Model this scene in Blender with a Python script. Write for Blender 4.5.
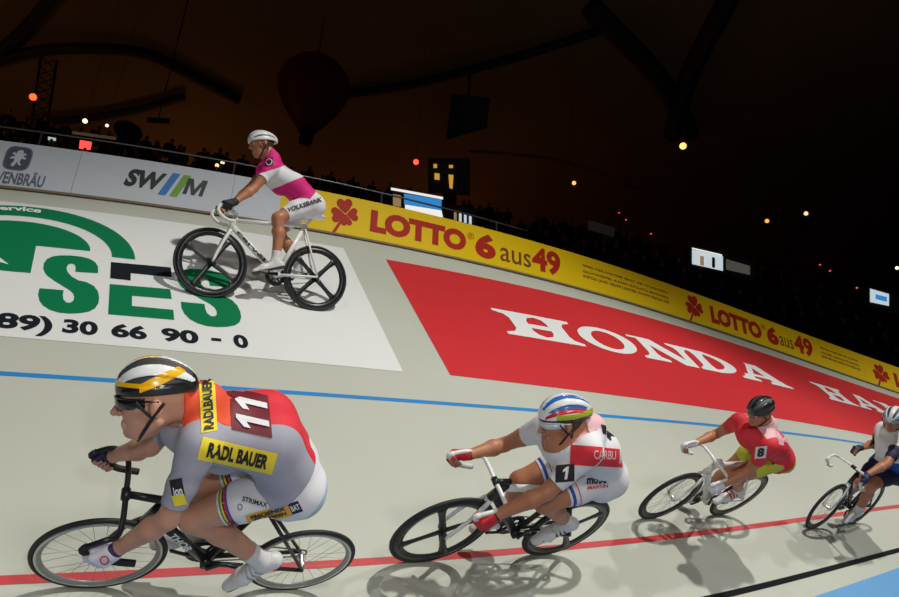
import bpy, bmesh, math, random
import numpy as np
from mathutils import Matrix, Vector
from mathutils.bvhtree import BVHTree

for _o in list(bpy.data.objects):
    bpy.data.objects.remove(_o)
C = bpy.context.scene.collection
SC = bpy.context.scene
random.seed(4); RNG = np.random.default_rng(4)

# ------------------------------------------------------------------ camera, sky, lamps, exposure
BETA = 0.45                                   # the banking frame is tilted by this much about the world x axis
RW = np.array([[1, 0, 0], [0, math.cos(BETA), -math.sin(BETA)], [0, math.sin(BETA), math.cos(BETA)]])
CAM = np.array([0.0, -3.24876876, 0.57564394])
FWD = np.array([0.53678811, 0.76056875, 0.36523103])
UPV = np.array([-0.25353649, -0.26746834, 0.92961279])
RGT = np.cross(FWD, UPV)
FPX = 670.6443
cam = bpy.data.cameras.new('camera'); cam.sensor_width = 36.0; cam.lens = 36.0 * FPX / 899.0
cam.clip_start = 0.05; cam.clip_end = 400
camo = bpy.data.objects.new('camera', cam); C.objects.link(camo)
camo.matrix_world = Matrix(((RGT[0], UPV[0], -FWD[0], CAM[0]), (RGT[1], UPV[1], -FWD[1], CAM[1]), (RGT[2], UPV[2], -FWD[2], CAM[2]), (0, 0, 0, 1)))
SC.camera = camo
SC.view_settings.view_transform = 'Standard'; SC.view_settings.look = 'None'
SC.view_settings.gamma = 1.0; SC.view_settings.use_curve_mapping = False
SC.view_settings.exposure = 0.14
world = bpy.data.worlds.new('hall_air'); SC.world = world; world.use_nodes = True
world.node_tree.nodes['Background'].inputs[0].default_value = (1.0, 0.9, 0.8, 1)
world.node_tree.nodes['Background'].inputs[1].default_value = 0.0

def look(o, target):
    d = Vector(target) - o.location
    o.rotation_euler = d.to_track_quat('-Z', 'Y').to_euler()

def spot(name, loc, target, watts, col, angle, radius, blend=0.5):
    l = bpy.data.lights.new(name, 'SPOT'); l.energy = watts; l.color = col
    l.spot_size = math.radians(angle); l.spot_blend = blend; l.shadow_soft_size = radius
    o = bpy.data.objects.new(name, l); C.objects.link(o); o.location = loc; look(o, target); return o

def point(name, loc, watts, col, radius=0.3):
    l = bpy.data.lights.new(name, 'POINT'); l.energy = watts; l.color = col; l.shadow_soft_size = radius
    o = bpy.data.objects.new(name, l); C.objects.link(o); o.location = loc; return o

WARM = (1.0, 0.98, 0.925)
for _x, _w in ((-5.0, 520), (4.0, 3700), (12.0, 1500), (18.0, 1700)):
    spot('hall_floodlight', (_x, -6.6, 11.6), (_x, -5.2, 0.0), _w, WARM, 107, 0.2, 0.30)
spot('infield_fill_light', (1.0, -9.0, 4.5), (1.8, 0.0, -3.4), 640, WARM, 76, 0.8, 0.25)  # added fill, no real lamp: brightens the near rider's side
point('camera_flash', (0.15, -3.35, 0.86), 62, (1.0, 0.985, 0.96), 0.06)
point('roof_fill_light', (-10, 22, 12), 170, (1.0, 0.50, 0.15), 1.0)  # these warm point lights are added, unseen, to brighten the roof
point('roof_fill_light', (6, 28, 13), 110, (1.0, 0.45, 0.14), 1.0)
point('roof_fill_light', (19, 26, 13), 120, (1.0, 0.38, 0.12), 1.0)
point('roof_fill_light', (36, 32, 13), 50, (1.0, 0.34, 0.14), 1.0)

# ------------------------------------------------------------------ helpers
def tag(o, label=None, cat=None, group=None, kind=None):
    if label: o['label'] = label
    if cat: o['category'] = cat
    if group: o['group'] = group
    if kind: o['kind'] = kind
    return o

MATS = {}
def mat(name, col, rough=0.55, metal=0.0, var=0.06, scale=30.0, emit=0.0, spec=0.5, coat=0.0, bump=0.0, trans=0.0):
    if name in MATS: return MATS[name]
    m = bpy.data.materials.new(name); m.use_nodes = True
    nt = m.node_tree; b = nt.nodes['Principled BSDF']
    c = (col[0], col[1], col[2], 1)
    b.inputs['Roughness'].default_value = rough; b.inputs['Metallic'].default_value = metal
    b.inputs['Specular IOR Level'].default_value = spec
    b.inputs['Coat Weight'].default_value = coat
    if trans: b.inputs['Transmission Weight'].default_value = trans
    if emit > 0:
        b.inputs['Base Color'].default_value = c
        b.inputs['Emission Color'].default_value = c; b.inputs['Emission Strength'].default_value = emit
    else:
        tc = nt.nodes.new('ShaderNodeTexCoord'); nz = nt.nodes.new('ShaderNodeTexNoise')
        nz.inputs['Scale'].default_value = scale; nz.inputs['Detail'].default_value = 3
        mx = nt.nodes.new('ShaderNodeMix'); mx.data_type = 'RGBA'
        mx.inputs[6].default_value = tuple(max(0, v * (1 - var)) for v in col) + (1,)
        mx.inputs[7].default_value = tuple(min(1, v * (1 + var)) for v in col) + (1,)
        nt.links.new(tc.outputs['Object'], nz.inputs['Vector'])
        nt.links.new(nz.outputs['Fac'], mx.inputs[0]); nt.links.new(mx.outputs[2], b.inputs['Base Color'])
        if bump:
            bp = nt.nodes.new('ShaderNodeBump'); bp.inputs['Strength'].default_value = bump; bp.inputs['Distance'].default_value = 0.01
            nt.links.new(nz.outputs['Fac'], bp.inputs['Height']); nt.links.new(bp.outputs['Normal'], b.inputs['Normal'])
    MATS[name] = m
    return m

def srgb(r, g, b):
    f = lambda v: (v / 255.0 / 12.92) if v <= 10 else (((v / 255.0) + 0.055) / 1.055) ** 2.4
    return (f(r), f(g), f(b))

def obj(name, V, F, mats, parent=None, smooth=True, midx=None, mw=None):
    me = bpy.data.meshes.new(name)
    me.from_pydata([tuple(map(float, v)) for v in V], [], [tuple(map(int, f)) for f in F])
    if not isinstance(mats, (list, tuple)): mats = [mats]
    for m in mats: me.materials.append(m)
    if midx is not None: me.polygons.foreach_set('material_index', np.asarray(midx, dtype=np.int32))
    if smooth: me.polygons.foreach_set('use_smooth', np.ones(len(me.polygons), dtype=bool))
    me.validate(); me.update()
    o = bpy.data.objects.new(name, me); C.objects.link(o)
    if parent is not None: o.parent = parent
    if mw is not None: o.matrix_world = mw
    return o

def empty(name, mw=None, loc=None):
    o = bpy.data.objects.new(name, None); C.objects.link(o); o.empty_display_size = 0.1
    if mw is not None: o.matrix_world = mw
    if loc is not None: o.location = loc
    return o

class MB:
    """collects vertices and faces"""
    def __init__(s): s.V = []; s.F = []; s.M = []
    def add(s, V, F, m=0):
        n = len(s.V); s.V += [tuple(v) for v in V]; s.F += [tuple(i + n for i in f) for f in F]; s.M += [m] * len(F); return s
    def box(s, lo, hi, m=0):
        x0, y0, z0 = lo; x1, y1, z1 = hi
        return s.add([(x0,y0,z0),(x1,y0,z0),(x1,y1,z0),(x0,y1,z0),(x0,y0,z1),(x1,y0,z1),(x1,y1,z1),(x0,y1,z1)],
                     [(0,3,2,1),(4,5,6,7),(0,1,5,4),(1,2,6,5),(2,3,7,6),(3,0,4,7)], m)
    def tube(s, P, R, n=10, m=0, closed=False, cap=True, flat=None):
        """tube along points P, radius R (number or list); flat = (axis vector, factor) squashes the section along that axis"""
        P = [np.array(p, float) for p in P]; k = len(P)
        R = [R] * k if np.isscalar(R) else list(R)
        ref = None; rings = []
        for i in range(k):
            if closed: t = P[(i + 1) % k] - P[i - 1]
            else: t = P[min(i + 1, k - 1)] - P[max(i - 1, 0)]
            t = t / (np.linalg.norm(t) + 1e-12)
            if ref is None:
                ref = np.array([0, 1, 0.]) if abs(t[1]) < 0.9 else np.array([1, 0, 0.])
            a = ref - t * (ref @ t); a /= np.linalg.norm(a) + 1e-12; ref = a
            b = np.cross(t, a); ring = []
            for j in range(n):
                w = 2 * math.pi * j / n
                d = math.cos(w) * a + math.sin(w) * b
                if flat is not None:
                    ax = np.array(flat[0], float); d = d - ax * (d @ ax) * (1 - flat[1])
                ring.append(P[i] + R[i] * d)
            rings.append(ring)
        V = [v for r in rings for v in r]; F = []
        for i in range(k if closed else k - 1):
            a0 = i * n; b0 = ((i + 1) % k) * n
            for j in range(n):
                j2 = (j + 1) % n; F.append((a0 + j, a0 + j2, b0 + j2, b0 + j))
        if cap and not closed:
            F.append(tuple(range(n - 1, -1, -1))); F.append(tuple((k - 1) * n + j for j in range(n)))
        return s.add(V, F, m)
    def lathe_y(s, c, prof, n=48, m=0):
        """revolve closed profile [(radius, y)] about the y axis through c"""
        V = []; k = len(prof)
        for i in range(n):
            w = 2 * math.pi * i / n
            for r, y in prof: V.append((c[0] + r * math.cos(w), c[1] + y, c[2] + r * math.sin(w)))
        F = [(i * k + j, i * k + (j + 1) % k, ((i + 1) % n) * k + (j + 1) % k, ((i + 1) % n) * k + j) for i in range(n) for j in range(k)]
        return s.add(V, F, m)
    def ball(s, c, r, m=0, nu=14, nv=9):
        r = (r, r, r) if np.isscalar(r) else r
        V = []; F = []
        for i in range(nv + 1):
            a = math.pi * i / nv
            for j in range(nu):
                w = 2 * math.pi * j / nu
                V.append((c[0] + r[0] * math.sin(a) * math.cos(w), c[1] + r[1] * math.sin(a) * math.sin(w), c[2] + r[2] * math.cos(a)))
        for i in range(nv):
            for j in range(nu):
                F.append((i * nu + j, (i + 1) * nu + j, (i + 1) * nu + (j + 1) % nu, i * nu + (j + 1) % nu))
        return s.add(V, F, m)
    def build(s, name, mats, parent=None, smooth=True, mw=None):
        return obj(name, s.V, s.F, mats, parent, smooth, s.M, mw)

def bez(pts, n=8):
    """Catmull-Rom through pts"""
    P = [np.array(p, float) for p in pts]; out = []
    for i in range(len(P) - 1):
        p0 = P[max(i - 1, 0)]; p1 = P[i]; p2 = P[i + 1]; p3 = P[min(i + 2, len(P) - 1)]
        for j in range(n):
            t = j / n
            out.append(0.5 * ((2 * p1) + (-p0 + p2) * t + (2 * p0 - 5 * p1 + 4 * p2 - p3) * t * t + (-p0 + 3 * p1 - 3 * p2 + p3) * t ** 3))
    out.append(P[-1]); return out

_txt = {}
def text2d(s, bold=0.0, res=4):
    """built-in font -> (N,2) vertices scaled so that the capital height is 1, plus faces"""
    key = (s, bold)
    if key in _txt: return _txt[key]
    cu = bpy.data.curves.new('t', 'FONT'); cu.body = s; cu.offset = bold; cu.resolution_u = res
    o = bpy.data.objects.new('t', cu); C.objects.link(o)
    dg = bpy.context.evaluated_depsgraph_get(); dg.update()
    me = bpy.data.meshes.new_from_object(o.evaluated_get(dg))
    V = np.array([v.co[:2] for v in me.vertices]); F = [tuple(p.vertices) for p in me.polygons]
    bpy.data.objects.remove(o); bpy.data.meshes.remove(me); bpy.data.curves.remove(cu)
    _txt[key] = (V, F); return V, F

def tri(F):
    out = []
    for f in F:
        for i in range(1, len(f) - 1): out.append((f[0], f[i], f[i + 1]))
    return out

def polyfill(P):
    """simple closed 2D outline -> triangles (ear clipping)"""
    from mathutils.geometry import tessellate_polygon
    return tessellate_polygon([[Vector((p[0], p[1], 0)) for p in P]])

def fit_text(s, x0, y0, x1, y1, bold=0.0, shear=0.0):
    V, F = text2d(s, bold); V = V.copy()
    lo = V.min(0); hi = V.max(0); V = (V - lo) / (hi - lo)
    V[:, 0] += shear * (V[:, 1] - 0.5)
    V = V * [x1 - x0, y1 - y0] + [x0, y0]
    return V, F

# ------------------------------------------------------------------ the banking
Q = {"k1": -0.637079, "k2": 0.950284, "b": 0.333334, "b1": 0.410635, "b2": -0.377380, "b3": 0.061139, "g1": 0.307735, "g2": 0.429116, "g3": -0.020232}
LINES = {'edge': (4.98, -0.1396, 0.2303), 'blue': (2.2319, 0.062, -0.2082), 'red': (0.85, 0.4825, 0.0717), 'black': (0.3027, 0.5383, 0.0283), 'band': (0.1159, 0.6251, 0.0324), 'sest': (4.6854, -0.161, 0.0978), 'sesb': (2.5931, 0.0075, -0.1719), 'hont': (4.6541, -0.0471, -0.0714), 'honb': (2.5629, -0.1152, -0.0873)}
SMIN, SMAX = -1.2, 15.2
def base(s, v):
    """point on the banking: s metres along it, v metres up its slope (untilted frame)"""
    sc = np.clip(s, SMIN, SMAX); ds = s - sc
    hd = lambda S: Q['k1'] * .01 * S * S / 2 + Q['k2'] * .001 * S ** 3 / 3
    u = (np.arange(24) + .5) / 24; h = hd(sc * u)
    x = np.cos(h).mean() * sc; y = -np.sin(h).mean() * sc
    h1 = hd(sc); t = sc / 10
    x += ds * math.cos(h1); y -= ds * math.sin(h1)
    b = Q['b'] + Q['b1'] * t + Q['b2'] * t * t + Q['b3'] * t ** 3
    z = Q['g1'] * t + Q['g2'] * t * t + Q['g3'] * t ** 3 + ds * (Q['g1'] + 2 * Q['g2'] * t + 3 * Q['g3'] * t * t) / 10
    return np.array([x + v * math.cos(b) * math.sin(h1), y + v * math.cos(b) * math.cos(h1), z + v * math.sin(b)])
def frame(s, v):
    e = 1e-3; P = base(s, v)
    t = base(s + e, v) - P; t /= np.linalg.norm(t)
    n = base(s, v + e) - P; n -= t * (n @ t); n /= np.linalg.norm(n)
    return P, t, n, np.cross(t, n)
def W(s, v, h=0.0):
    """world point h above the banking"""
    P, t, n, u = frame(s, v); return RW @ (P + h * u)
def line_v(name, s):
    a, b, c = LINES[name]; t = min(max(s, SMIN), SMAX) / 10 - .7; return a + b * t + c * t * t
def at(px, py, dist):
    """a far point of the hall, by its bearing from the photographer and its distance"""
    d = FWD + RGT * (px - 449.5) / FPX - UPV * (py - 298.5) / FPX
    return CAM + dist * d / np.linalg.norm(d)
BF = 0.5
FENCE_UP = RW @ np.array([0, math.sin(BF), math.cos(BF)])
def fence_h(s): return .515 + .008 * s
def fence(s, h, off=0.0):
    """point h above the foot of the boards, off metres towards the track"""
    P, t, n, u = frame(s, line_v('edge', s)); fw = np.cross(RW @ t, FENCE_UP); fw /= np.linalg.norm(fw)
    return RW @ P + h * FENCE_UP + off * fw

# ------------------------------------------------------------------ materials of the place
def track_material():
    m = mat('track_paint', srgb(192, 195, 182), rough=0.5, var=0.03, scale=3.0, spec=0.35)
    nt = m.node_tree; nz = [n for n in nt.nodes if n.type == 'TEX_NOISE'][0]; nz.inputs['Detail'].default_value = 8
    return m
TRACK = track_material()
BLUE = mat('blue_paint', srgb(38, 134, 206), 0.5, var=0.04); RED = mat('red_line_paint', srgb(200, 62, 66), 0.5, var=0.04)
BLACKP = mat('black_paint', srgb(22, 24, 28), 0.75, spec=.1, var=0.1); SKYB = mat('light_blue_paint', srgb(92, 160, 216), 0.5, var=0.03, scale=8)
ADWHITE = mat('advert_white', srgb(228, 230, 228), 0.6, spec=.2, var=0.015, scale=4); ADRED = mat('advert_red', srgb(206, 46, 52), 0.6, spec=.2, var=0.05, scale=5)
ADGREEN = mat('advert_green', srgb(0, 120, 74), 0.65, spec=.2, var=0.04); ADINK = mat('advert_ink', srgb(24, 29, 37), 0.7, spec=.15, var=0.08)
LETTERW = mat('lettering_white', srgb(236, 240, 238), 0.5, var=0.01)
BOARDW = mat('board_white', srgb(204, 210, 218), 0.6, spec=.2, var=0.015, scale=3); BOARDY = mat('board_yellow', srgb(236, 200, 6), 0.6, spec=.2, var=0.02, scale=3)
LOTTOR = mat('board_red', srgb(178, 40, 22), 0.6, spec=.2, var=0.03); LOTTOD = mat('board_brown', srgb(120, 70, 10), 0.5, var=0.03)
LIONB = mat('emblem_slate', srgb(98, 104, 126), 0.5, var=0.04); SWMD = mat('board_dark', srgb(24, 27, 31), 0.5, var=0.05)
SWMB = mat('board_blue', srgb(38, 120, 196), 0.5, var=0.03); SWMG = mat('board_green', srgb(110, 160, 44), 0.5, var=0.03)
DARK = mat('dark_paint', (0.012, 0.012, 0.013), 0.6); STEEL = mat('dull_steel', (0.25, 0.25, 0.25), 0.4, metal=0.8)
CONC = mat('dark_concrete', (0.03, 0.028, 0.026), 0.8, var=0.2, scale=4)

def grid(name, fn, s0, s1, v0, v1, ns, nv, m, parent=None, h=0.0, smooth=True):
    V = []; F = []
    for i in range(ns + 1):
        for j in range(nv + 1): V.append(fn(i / ns, j / nv))
    for i in range(ns):
        for j in range(nv):
            a = i * (nv + 1) + j; F.append((a, a + nv + 1, a + nv + 2, a + 1))
    return obj(name, V, F, m, parent, smooth)

def strip_on_track(name, va, vb, s0, s1, m, parent=None, h=0.002, ns=70, nv=4):
    """paint between the two lines va(s) and vb(s)"""
    def fn(a, b):
        s = s0 + (s1 - s0) * a; return W(s, va(s) * (1 - b) + vb(s) * b, h)
    return grid(name, fn, 0, 1, 0, 1, ns, nv, m, parent)

S0, S1 = -4.0, 17.5
track = strip_on_track('velodrome_track', lambda s: line_v('band', s) - .55, lambda s: line_v('edge', s), S0, S1, TRACK, h=0.0, ns=120, nv=24)
tag(track, 'pale beige banked cycling track rising to the advertising boards', 'track', kind='structure')
def line(name, key, w, m, h=0.002): return strip_on_track(name, lambda s: line_v(key, s) - w / 2, lambda s: line_v(key, s) + w / 2, S0, S1, m, track, h, nv=1)
tag(line('track_line', 'blue', .044, BLUE), 'blue line along the middle of the track')
tag(line('track_line', 'red', .05, RED), 'red line along the lower track')
tag(line('track_line', 'black', .05, BLACKP), 'black line near the bottom of the track')
tag(strip_on_track('blue_band', lambda s: line_v('band', s) - .549, lambda s: line_v('band', s), S0, S1, SKYB, track, nv=2), 'light blue band at the foot of the track')

# infield floor joining the foot of the track
def infl(a, b):
    s = S0 + (S1 - S0) * a; P = W(s, line_v('band', s) - .55, -.002); return np.array([P[0], P[1] - 14 * b, P[2] - min(b * 14, 1) * .02])
floor = grid('floor', infl, 0, 1, 0, 1, 60, 14, mat('infield_floor', (0.16, 0.16, 0.17), 0.6, var=0.1, scale=2)); tag(floor, 'grey infield floor inside the track', 'floor', kind='structure')

# ---- painted adverts
def painted(root, name, V2, F, m, h, parent):
    return obj(name, [W(p[0], p[1], h) for p in V2], F, m, parent, smooth=False)

def advert_panel(name, label, s_of_v, s1_of_v, vb, vt, m, ns=30):
    def fn(a, b):
        s = s_of_v(b) * (1 - a) + s1_of_v(b) * a; v = vb(s) * (1 - b) + vt(s) * b
        return W(s, v, .003)
    o = grid(name, fn, 0, 1, 0, 1, ns, 10, m); return tag(o, label, 'painted advert')

ses = advert_panel('painted_advert', 'white painted advert with big green letters and a phone number on the banking', lambda b: -3.2, lambda b: 3.02,
                   lambda s: line_v('sesb', s), lambda s: line_v('sest', s), ADWHITE)
S_OUT = [(0.572, 3.563), (0.414, 3.544), (0.414, 3.605), (0.404, 3.667), (0.38, 3.685), (0.358, 3.657), (0.35, 3.592), (0.362, 3.524), (0.394, 3.454), (0.443, 3.404), (0.5, 3.388), (0.551, 3.339), (0.581, 3.261), (0.593, 3.168), (0.591, 3.075), (0.572, 2.996), (0.535, 2.939), (0.479, 2.904), (0.414, 2.882), (0.349, 2.882), (0.292, 2.908), (0.247, 2.958), (0.218, 3.029), (0.203, 3.117), (0.203, 3.211), (0.356, 3.22), (0.356, 3.144), (0.364, 3.077), (0.385, 3.039), (0.409, 3.04), (0.427, 3.074), (0.43, 3.128), (0.42, 3.184), (0.394, 3.23), (0.35, 3.281), (0.285, 3.356), (0.239, 3.419), (0.215, 3.47), (0.198, 3.544), (0.195, 3.637), (0.209, 3.716), (0.243, 3.774), (0.293, 3.809), (0.366, 3.828), (0.442, 3.827), (0.503, 3.805), (0.546, 3.752), (0.568, 3.675)]
S_UV = [((a - .2) / .39, (b - 2.9) / .93) for a, b in S_OUT]
def s_shape(x0, x1, v0, v1): return [(x0 + (x1 - x0) * a, v0 + (v1 - v0) * b) for a, b in S_UV]
P = s_shape(.20, .59, 2.90, 3.83); painted(ses, 'letter_s', P, polyfill(P), ADGREEN, .006, ses)
P = s_shape(1.18, 1.655, 2.93, 3.86); painted(ses, 'letter_s', P, polyfill(P), ADGREEN, .006, ses)
P = [(.66, 3.50), (.82, 3.50), (.82, 3.65), (1.13, 3.65), (1.13, 3.81), (.66, 3.79)]
P = [(.66, 3.50), (.81, 3.50), (.81, 3.63), (1.13, 3.64), (1.13, 3.82), (.66, 3.79)]
painted(ses, 'letter_e_bar', P, polyfill(P), ADINK, .006, ses)
P = [(.66, 2.93), (1.12, 2.95), (1.12, 3.10), (.82, 3.09), (.82, 3.25), (1.115, 3.27), (1.11, 3.43), (.66, 3.40)]
painted(ses, 'letter_e', P, polyfill(P), ADGREEN, .006, ses)
# domed sign above the letters: a disc with its lower right quarter cut away, inside an arch
ang = [math.radians(a) for a in range(0, 271, 6)]
P = [(0.0 + .50 * math.cos(a), 3.945 + .47 * math.sin(a)) for a in ang]
P = [p for p in P if not (p[0] > .12 and p[1] < 3.94)]
P = [(.12, 3.945)] + [(x, y) for x, y in P if x <= .5 and (y >= 3.945 or x <= .12)] + [(.12 - .02, 3.46)]
P = [(.115, 3.945)] + [(.50 * math.cos(math.radians(a)), 3.955 + (.465 if a < 180 else .52) * math.sin(math.radians(a))) for a in range(0, 281, 4)] + [(.125, 3.44)]
painted(ses, 'dome_emblem', P, polyfill(P), ADGREEN, .006, ses)
V = []; F = []
for i, a in enumerate(range(0, 181, 4)):
    r = math.radians(a); V += [(.01 + .655 * math.cos(r), 3.89 + .65 * math.sin(r)), (.01 + .835 * math.cos(r), 3.89 + .885 * math.sin(r))]
    if i: F.append((2 * i - 2, 2 * i - 1, 2 * i + 1, 2 * i))
painted(ses, 'arch_emblem', V, F, ADGREEN, .006, ses)
V2, F = fit_text('service', -.262, 0, .085, .105, bold=.035)
V = []
for x, y in V2:
    a = math.pi / 2 - (x - .01) / .77; V.append((.01 + (.735 + y) * math.cos(a), 3.89 + (.735 + y) * math.sin(a) * 1.03))
painted(ses, 'lettering', V, F, LETTERW, .009, ses)
for t_, a, b in (('(089)', -.195, .325), ('30', .385, .60), ('66', .685, .92), ('90', 1.02, 1.285), ('-', 1.38, 1.455), ('0', 1.55, 1.665)):
    if t_ == '-': V2, F = [(a, 2.71), (b, 2.713), (b, 2.753), (a, 2.75)], [(0, 1, 2, 3)]
    elif t_ == '(089)': V2, F = fit_text(t_, a, 2.545, b, 2.81, bold=.04)
    else: V2, F = fit_text(t_, a, 2.605 + .04 * (a + b) / 2.8, b, 2.79 + .04 * (a + b) / 2.8, bold=.042)
    painted(ses, 'phone_number', V2, F, ADINK, .006, ses)

hon = advert_panel('painted_advert', 'long red painted advert with big white serif letters on the banking', lambda b: 3.54, lambda b: 17.0,
                   lambda s: line_v('honb', s), lambda s: line_v('hont', s), ADRED, ns=60)
E_ = .09
def serif(x0, x1, foot):
    """one slab serif centred on a stem"""
    return [(x0 - foot, 0), (x1 + foot, 0), (x1 + foot, E_), (x1 + foot * .25, E_ * 1.9), (x1, E_ * 3.4), (x0, E_ * 3.4), (x0 - foot * .25, E_ * 1.9), (x0 - foot, E_)]
def flip(P): return [(x, 1 - y) for x, y in P]
GLYPH = {
    'H': [serif(.17, .38, .16), flip(serif(.17, .38, .16)), [(.17, .2), (.38, .2), (.38, .8), (.17, .8)], serif(.64, .85, .15), flip(serif(.64, .85, .15)), [(.64, .2), (.85, .2), (.85, .8), (.64, .8)], [(.37, .41), (.65, .41), (.65, .58), (.37, .58)]],
    'N': [serif(.15, .29, .14)[:], flip(serif(.15, .29, .02)), [(.0, 1), (.34, 1), (.34, .91), (.0, .91)], [(.15, .1), (.29, .1), (.29, .95), (.15, .95)], [(.13, 1), (.38, 1), (.90, .0), (.66, .0)], flip(serif(.76, .90, .12)), [(.76, .02), (.90, .0), (.90, .9), (.76, .9)]],
    'D': [serif(.14, .36, .13), flip(serif(.14, .36, .13)), [(.14, .1), (.36, .1), (.36, .9), (.14, .9)], [(.3 + .7 * math.sin(a), .5 + .5 * math.cos(a)) for a in [math.pi * i / 14 for i in range(15)]] + [(.3 + .42 * math.sin(a), .5 + .37 * math.cos(a)) for a in [math.pi * i / 14 for i in range(14, -1, -1)]]],
    'A': [serif(.14, .24, .13), serif(.70, .88, .13), [(.13, .05), (.25, .05), (.53, .9), (.50, 1), (.44, 1)], [(.40, 1), (.66, 1), (.93, .05), (.68, .05), (.46, .86)], [(.26, .26), (.72, .26), (.70, .40), (.30, .40)]],
    'V': [flip(serif(.14, .32, .13)), flip(serif(.74, .84, .13)), [(.10, .96), (.34, .96), (.58, .2), (.50, 0), (.44, 0)], [(.72, .95), (.84, .95), (.56, 0), (.46, 0)]],
}
def serif_letter(ch, x0, x1, v0, v1, parent, sh=0.0):
    if ch == 'O':
        V = []; F = []; n = 40
        for i in range(n):
            a = 2 * math.pi * i / n; V += [(.5 + .5 * math.cos(a), .5 + .52 * math.sin(a)), (.5 + .27 * math.cos(a), .5 + .37 * math.sin(a))]
            j = (i + 1) % n; F.append((2 * i, 2 * j, 2 * j + 1, 2 * i + 1))
        polys = None
    else:
        V = []; F = []
        for p in GLYPH[ch]:
            k = len(V); V += p; F += [tuple(k + i for i in t) for t in polyfill(p)]
    V = [(x0 + (x1 - x0) * x + sh * y, v0 + (v1 - v0) * y) for x, y in V]
    painted(None, 'letter_' + ch.lower(), V, F, LETTERW, .0065, parent)
for ch, a, b in (('H', 4.70, 5.97), ('O', 6.02, 7.09), ('N', 7.10, 8.42), ('D', 8.35, 9.40), ('A', 9.36, 10.66)): serif_letter(ch, a, b, 3.45, 3.945, hon)
for ch, a, b in (('H', 11.6, 12.36), ('A', 12.40, 13.15), ('N', 13.2, 13.95)): serif_letter(ch, a, b, 3.42, 3.935, hon)

# ---- advertising boards
def board(s0, s1, m, label):
    n = max(4, int((s1 - s0) / .25)); V = []; F = []
    for i in range(n + 1):
        s = s0 + (s1 - s0) * i / n
        for h, off in ((-.01, .012), (fence_h(s), .012), (fence_h(s), -.02), (-.01, -.02)): V.append(fence(s, h, off))
    for i in range(n):
        a = i * 4
        for j in range(4): F.append((a + j, a + (j + 1) % 4, a + 4 + (j + 1) % 4, a + 4 + j))
    F += [(0, 3, 2, 1), (n * 4, n * 4 + 1, n * 4 + 2, n * 4 + 3)]
    o = obj('advertising_board', V, F, m, None, smooth=False)
    return tag(o, label, 'advertising board')
def on_board(o, name, V2, F, m, d=.015): return obj(name, [fence(p[0], p[1], d) for p in V2], F, m, o, smooth=False)
def btext(o, t, s0, h0, s1, h1, m, bold=0.0, shear=0.0):
    V, F = fit_text(t, s0, h0, s1, h1, bold, shear); return on_board(o, 'lettering', V, F, m)
b1 = board(-4.0, .275, BOARDW, 'white board with a slate lion shield above slate capital letters')
b2 = board(.278, 1.757, BOARDW, 'white board with slanted dark letters around blue and green strokes')
b3 = board(1.760, 2.299, BOARDW, 'blank white board beside the start of the yellow boards')
b4 = board(2.30, 9.25, BOARDY, 'nearest yellow board, its red clover just behind the rider in magenta')
b5 = board(9.253, 13.987, BOARDY, 'yellow board with red clover above the black helmet of the rider in red')
b6 = board(13.99, 17.2, BOARDY, 'farthest yellow board, cut off by the right edge of the photo')
V = []; F = []
for i, s in enumerate(np.linspace(-4, 17.2, 90)):
    V += [fence(s, -.01, .034), fence(s, .016, .030), fence(s, .016, .011), fence(s, -.01, .011)]
    if i:
        a = i * 4 - 4
        for j in range(4): F.append((a + j, a + (j + 1) % 4, a + 4 + (j + 1) % 4, a + 4 + j))
o = obj('trim_1', V, F, mat('kick_strip_brown', srgb(120, 104, 78), .7, var=.2), None, smooth=False); tag(o, 'narrow brown wooden strip along the foot of the advertising boards', 'trim', kind='structure')
# lion shield
def sup(cx, cy, rx, ry, p, n=40):
    return [(cx + rx * math.copysign(abs(math.cos(a)) ** p, math.cos(a)), cy + ry * math.copysign(abs(math.sin(a)) ** p, math.sin(a))) for a in [2 * math.pi * i / n for i in range(n)]]
P = sup(-.215, .335, .105, .135, .55); on_board(b1, 'shield_emblem', P, polyfill(P), LIONB)
P = sup(-.215, .335, .092, .12, .55); on_board(b1, 'shield_field', P, polyfill(P), mat('emblem_slate_deep', srgb(74, 80, 102), .5), .017)
LION = [(.30, .02), (.42, .02), (.46, .16), (.52, .30), (.60, .14), (.74, .12), (.74, .19), (.66, .22), (.64, .38), (.70, .52), (.80, .46), (.90, .50), (.88, .58), (.80, .58), (.72, .66), (.86, .72), (.84, .80), (.74, .80), (.66, .76), (.70, .88), (.60, .98), (.46, .96), (.36, .84), (.40, .72), (.30, .80), (.18, .78), (.18, .70), (.30, .66), (.34, .58), (.20, .56), (.12, .48), (.16, .42), (.30, .46), (.36, .40), (.34, .28), (.26, .12)]
P = [(-.295 + .16 * x, .235 + .20 * y) for x, y in LION]; on_board(b1, 'lion_emblem', P, polyfill(P), BOARDW, .019)
btext(b1, 'LÖWENBRÄU', -.475, .045, .045, .205, LIONB, .03)
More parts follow.
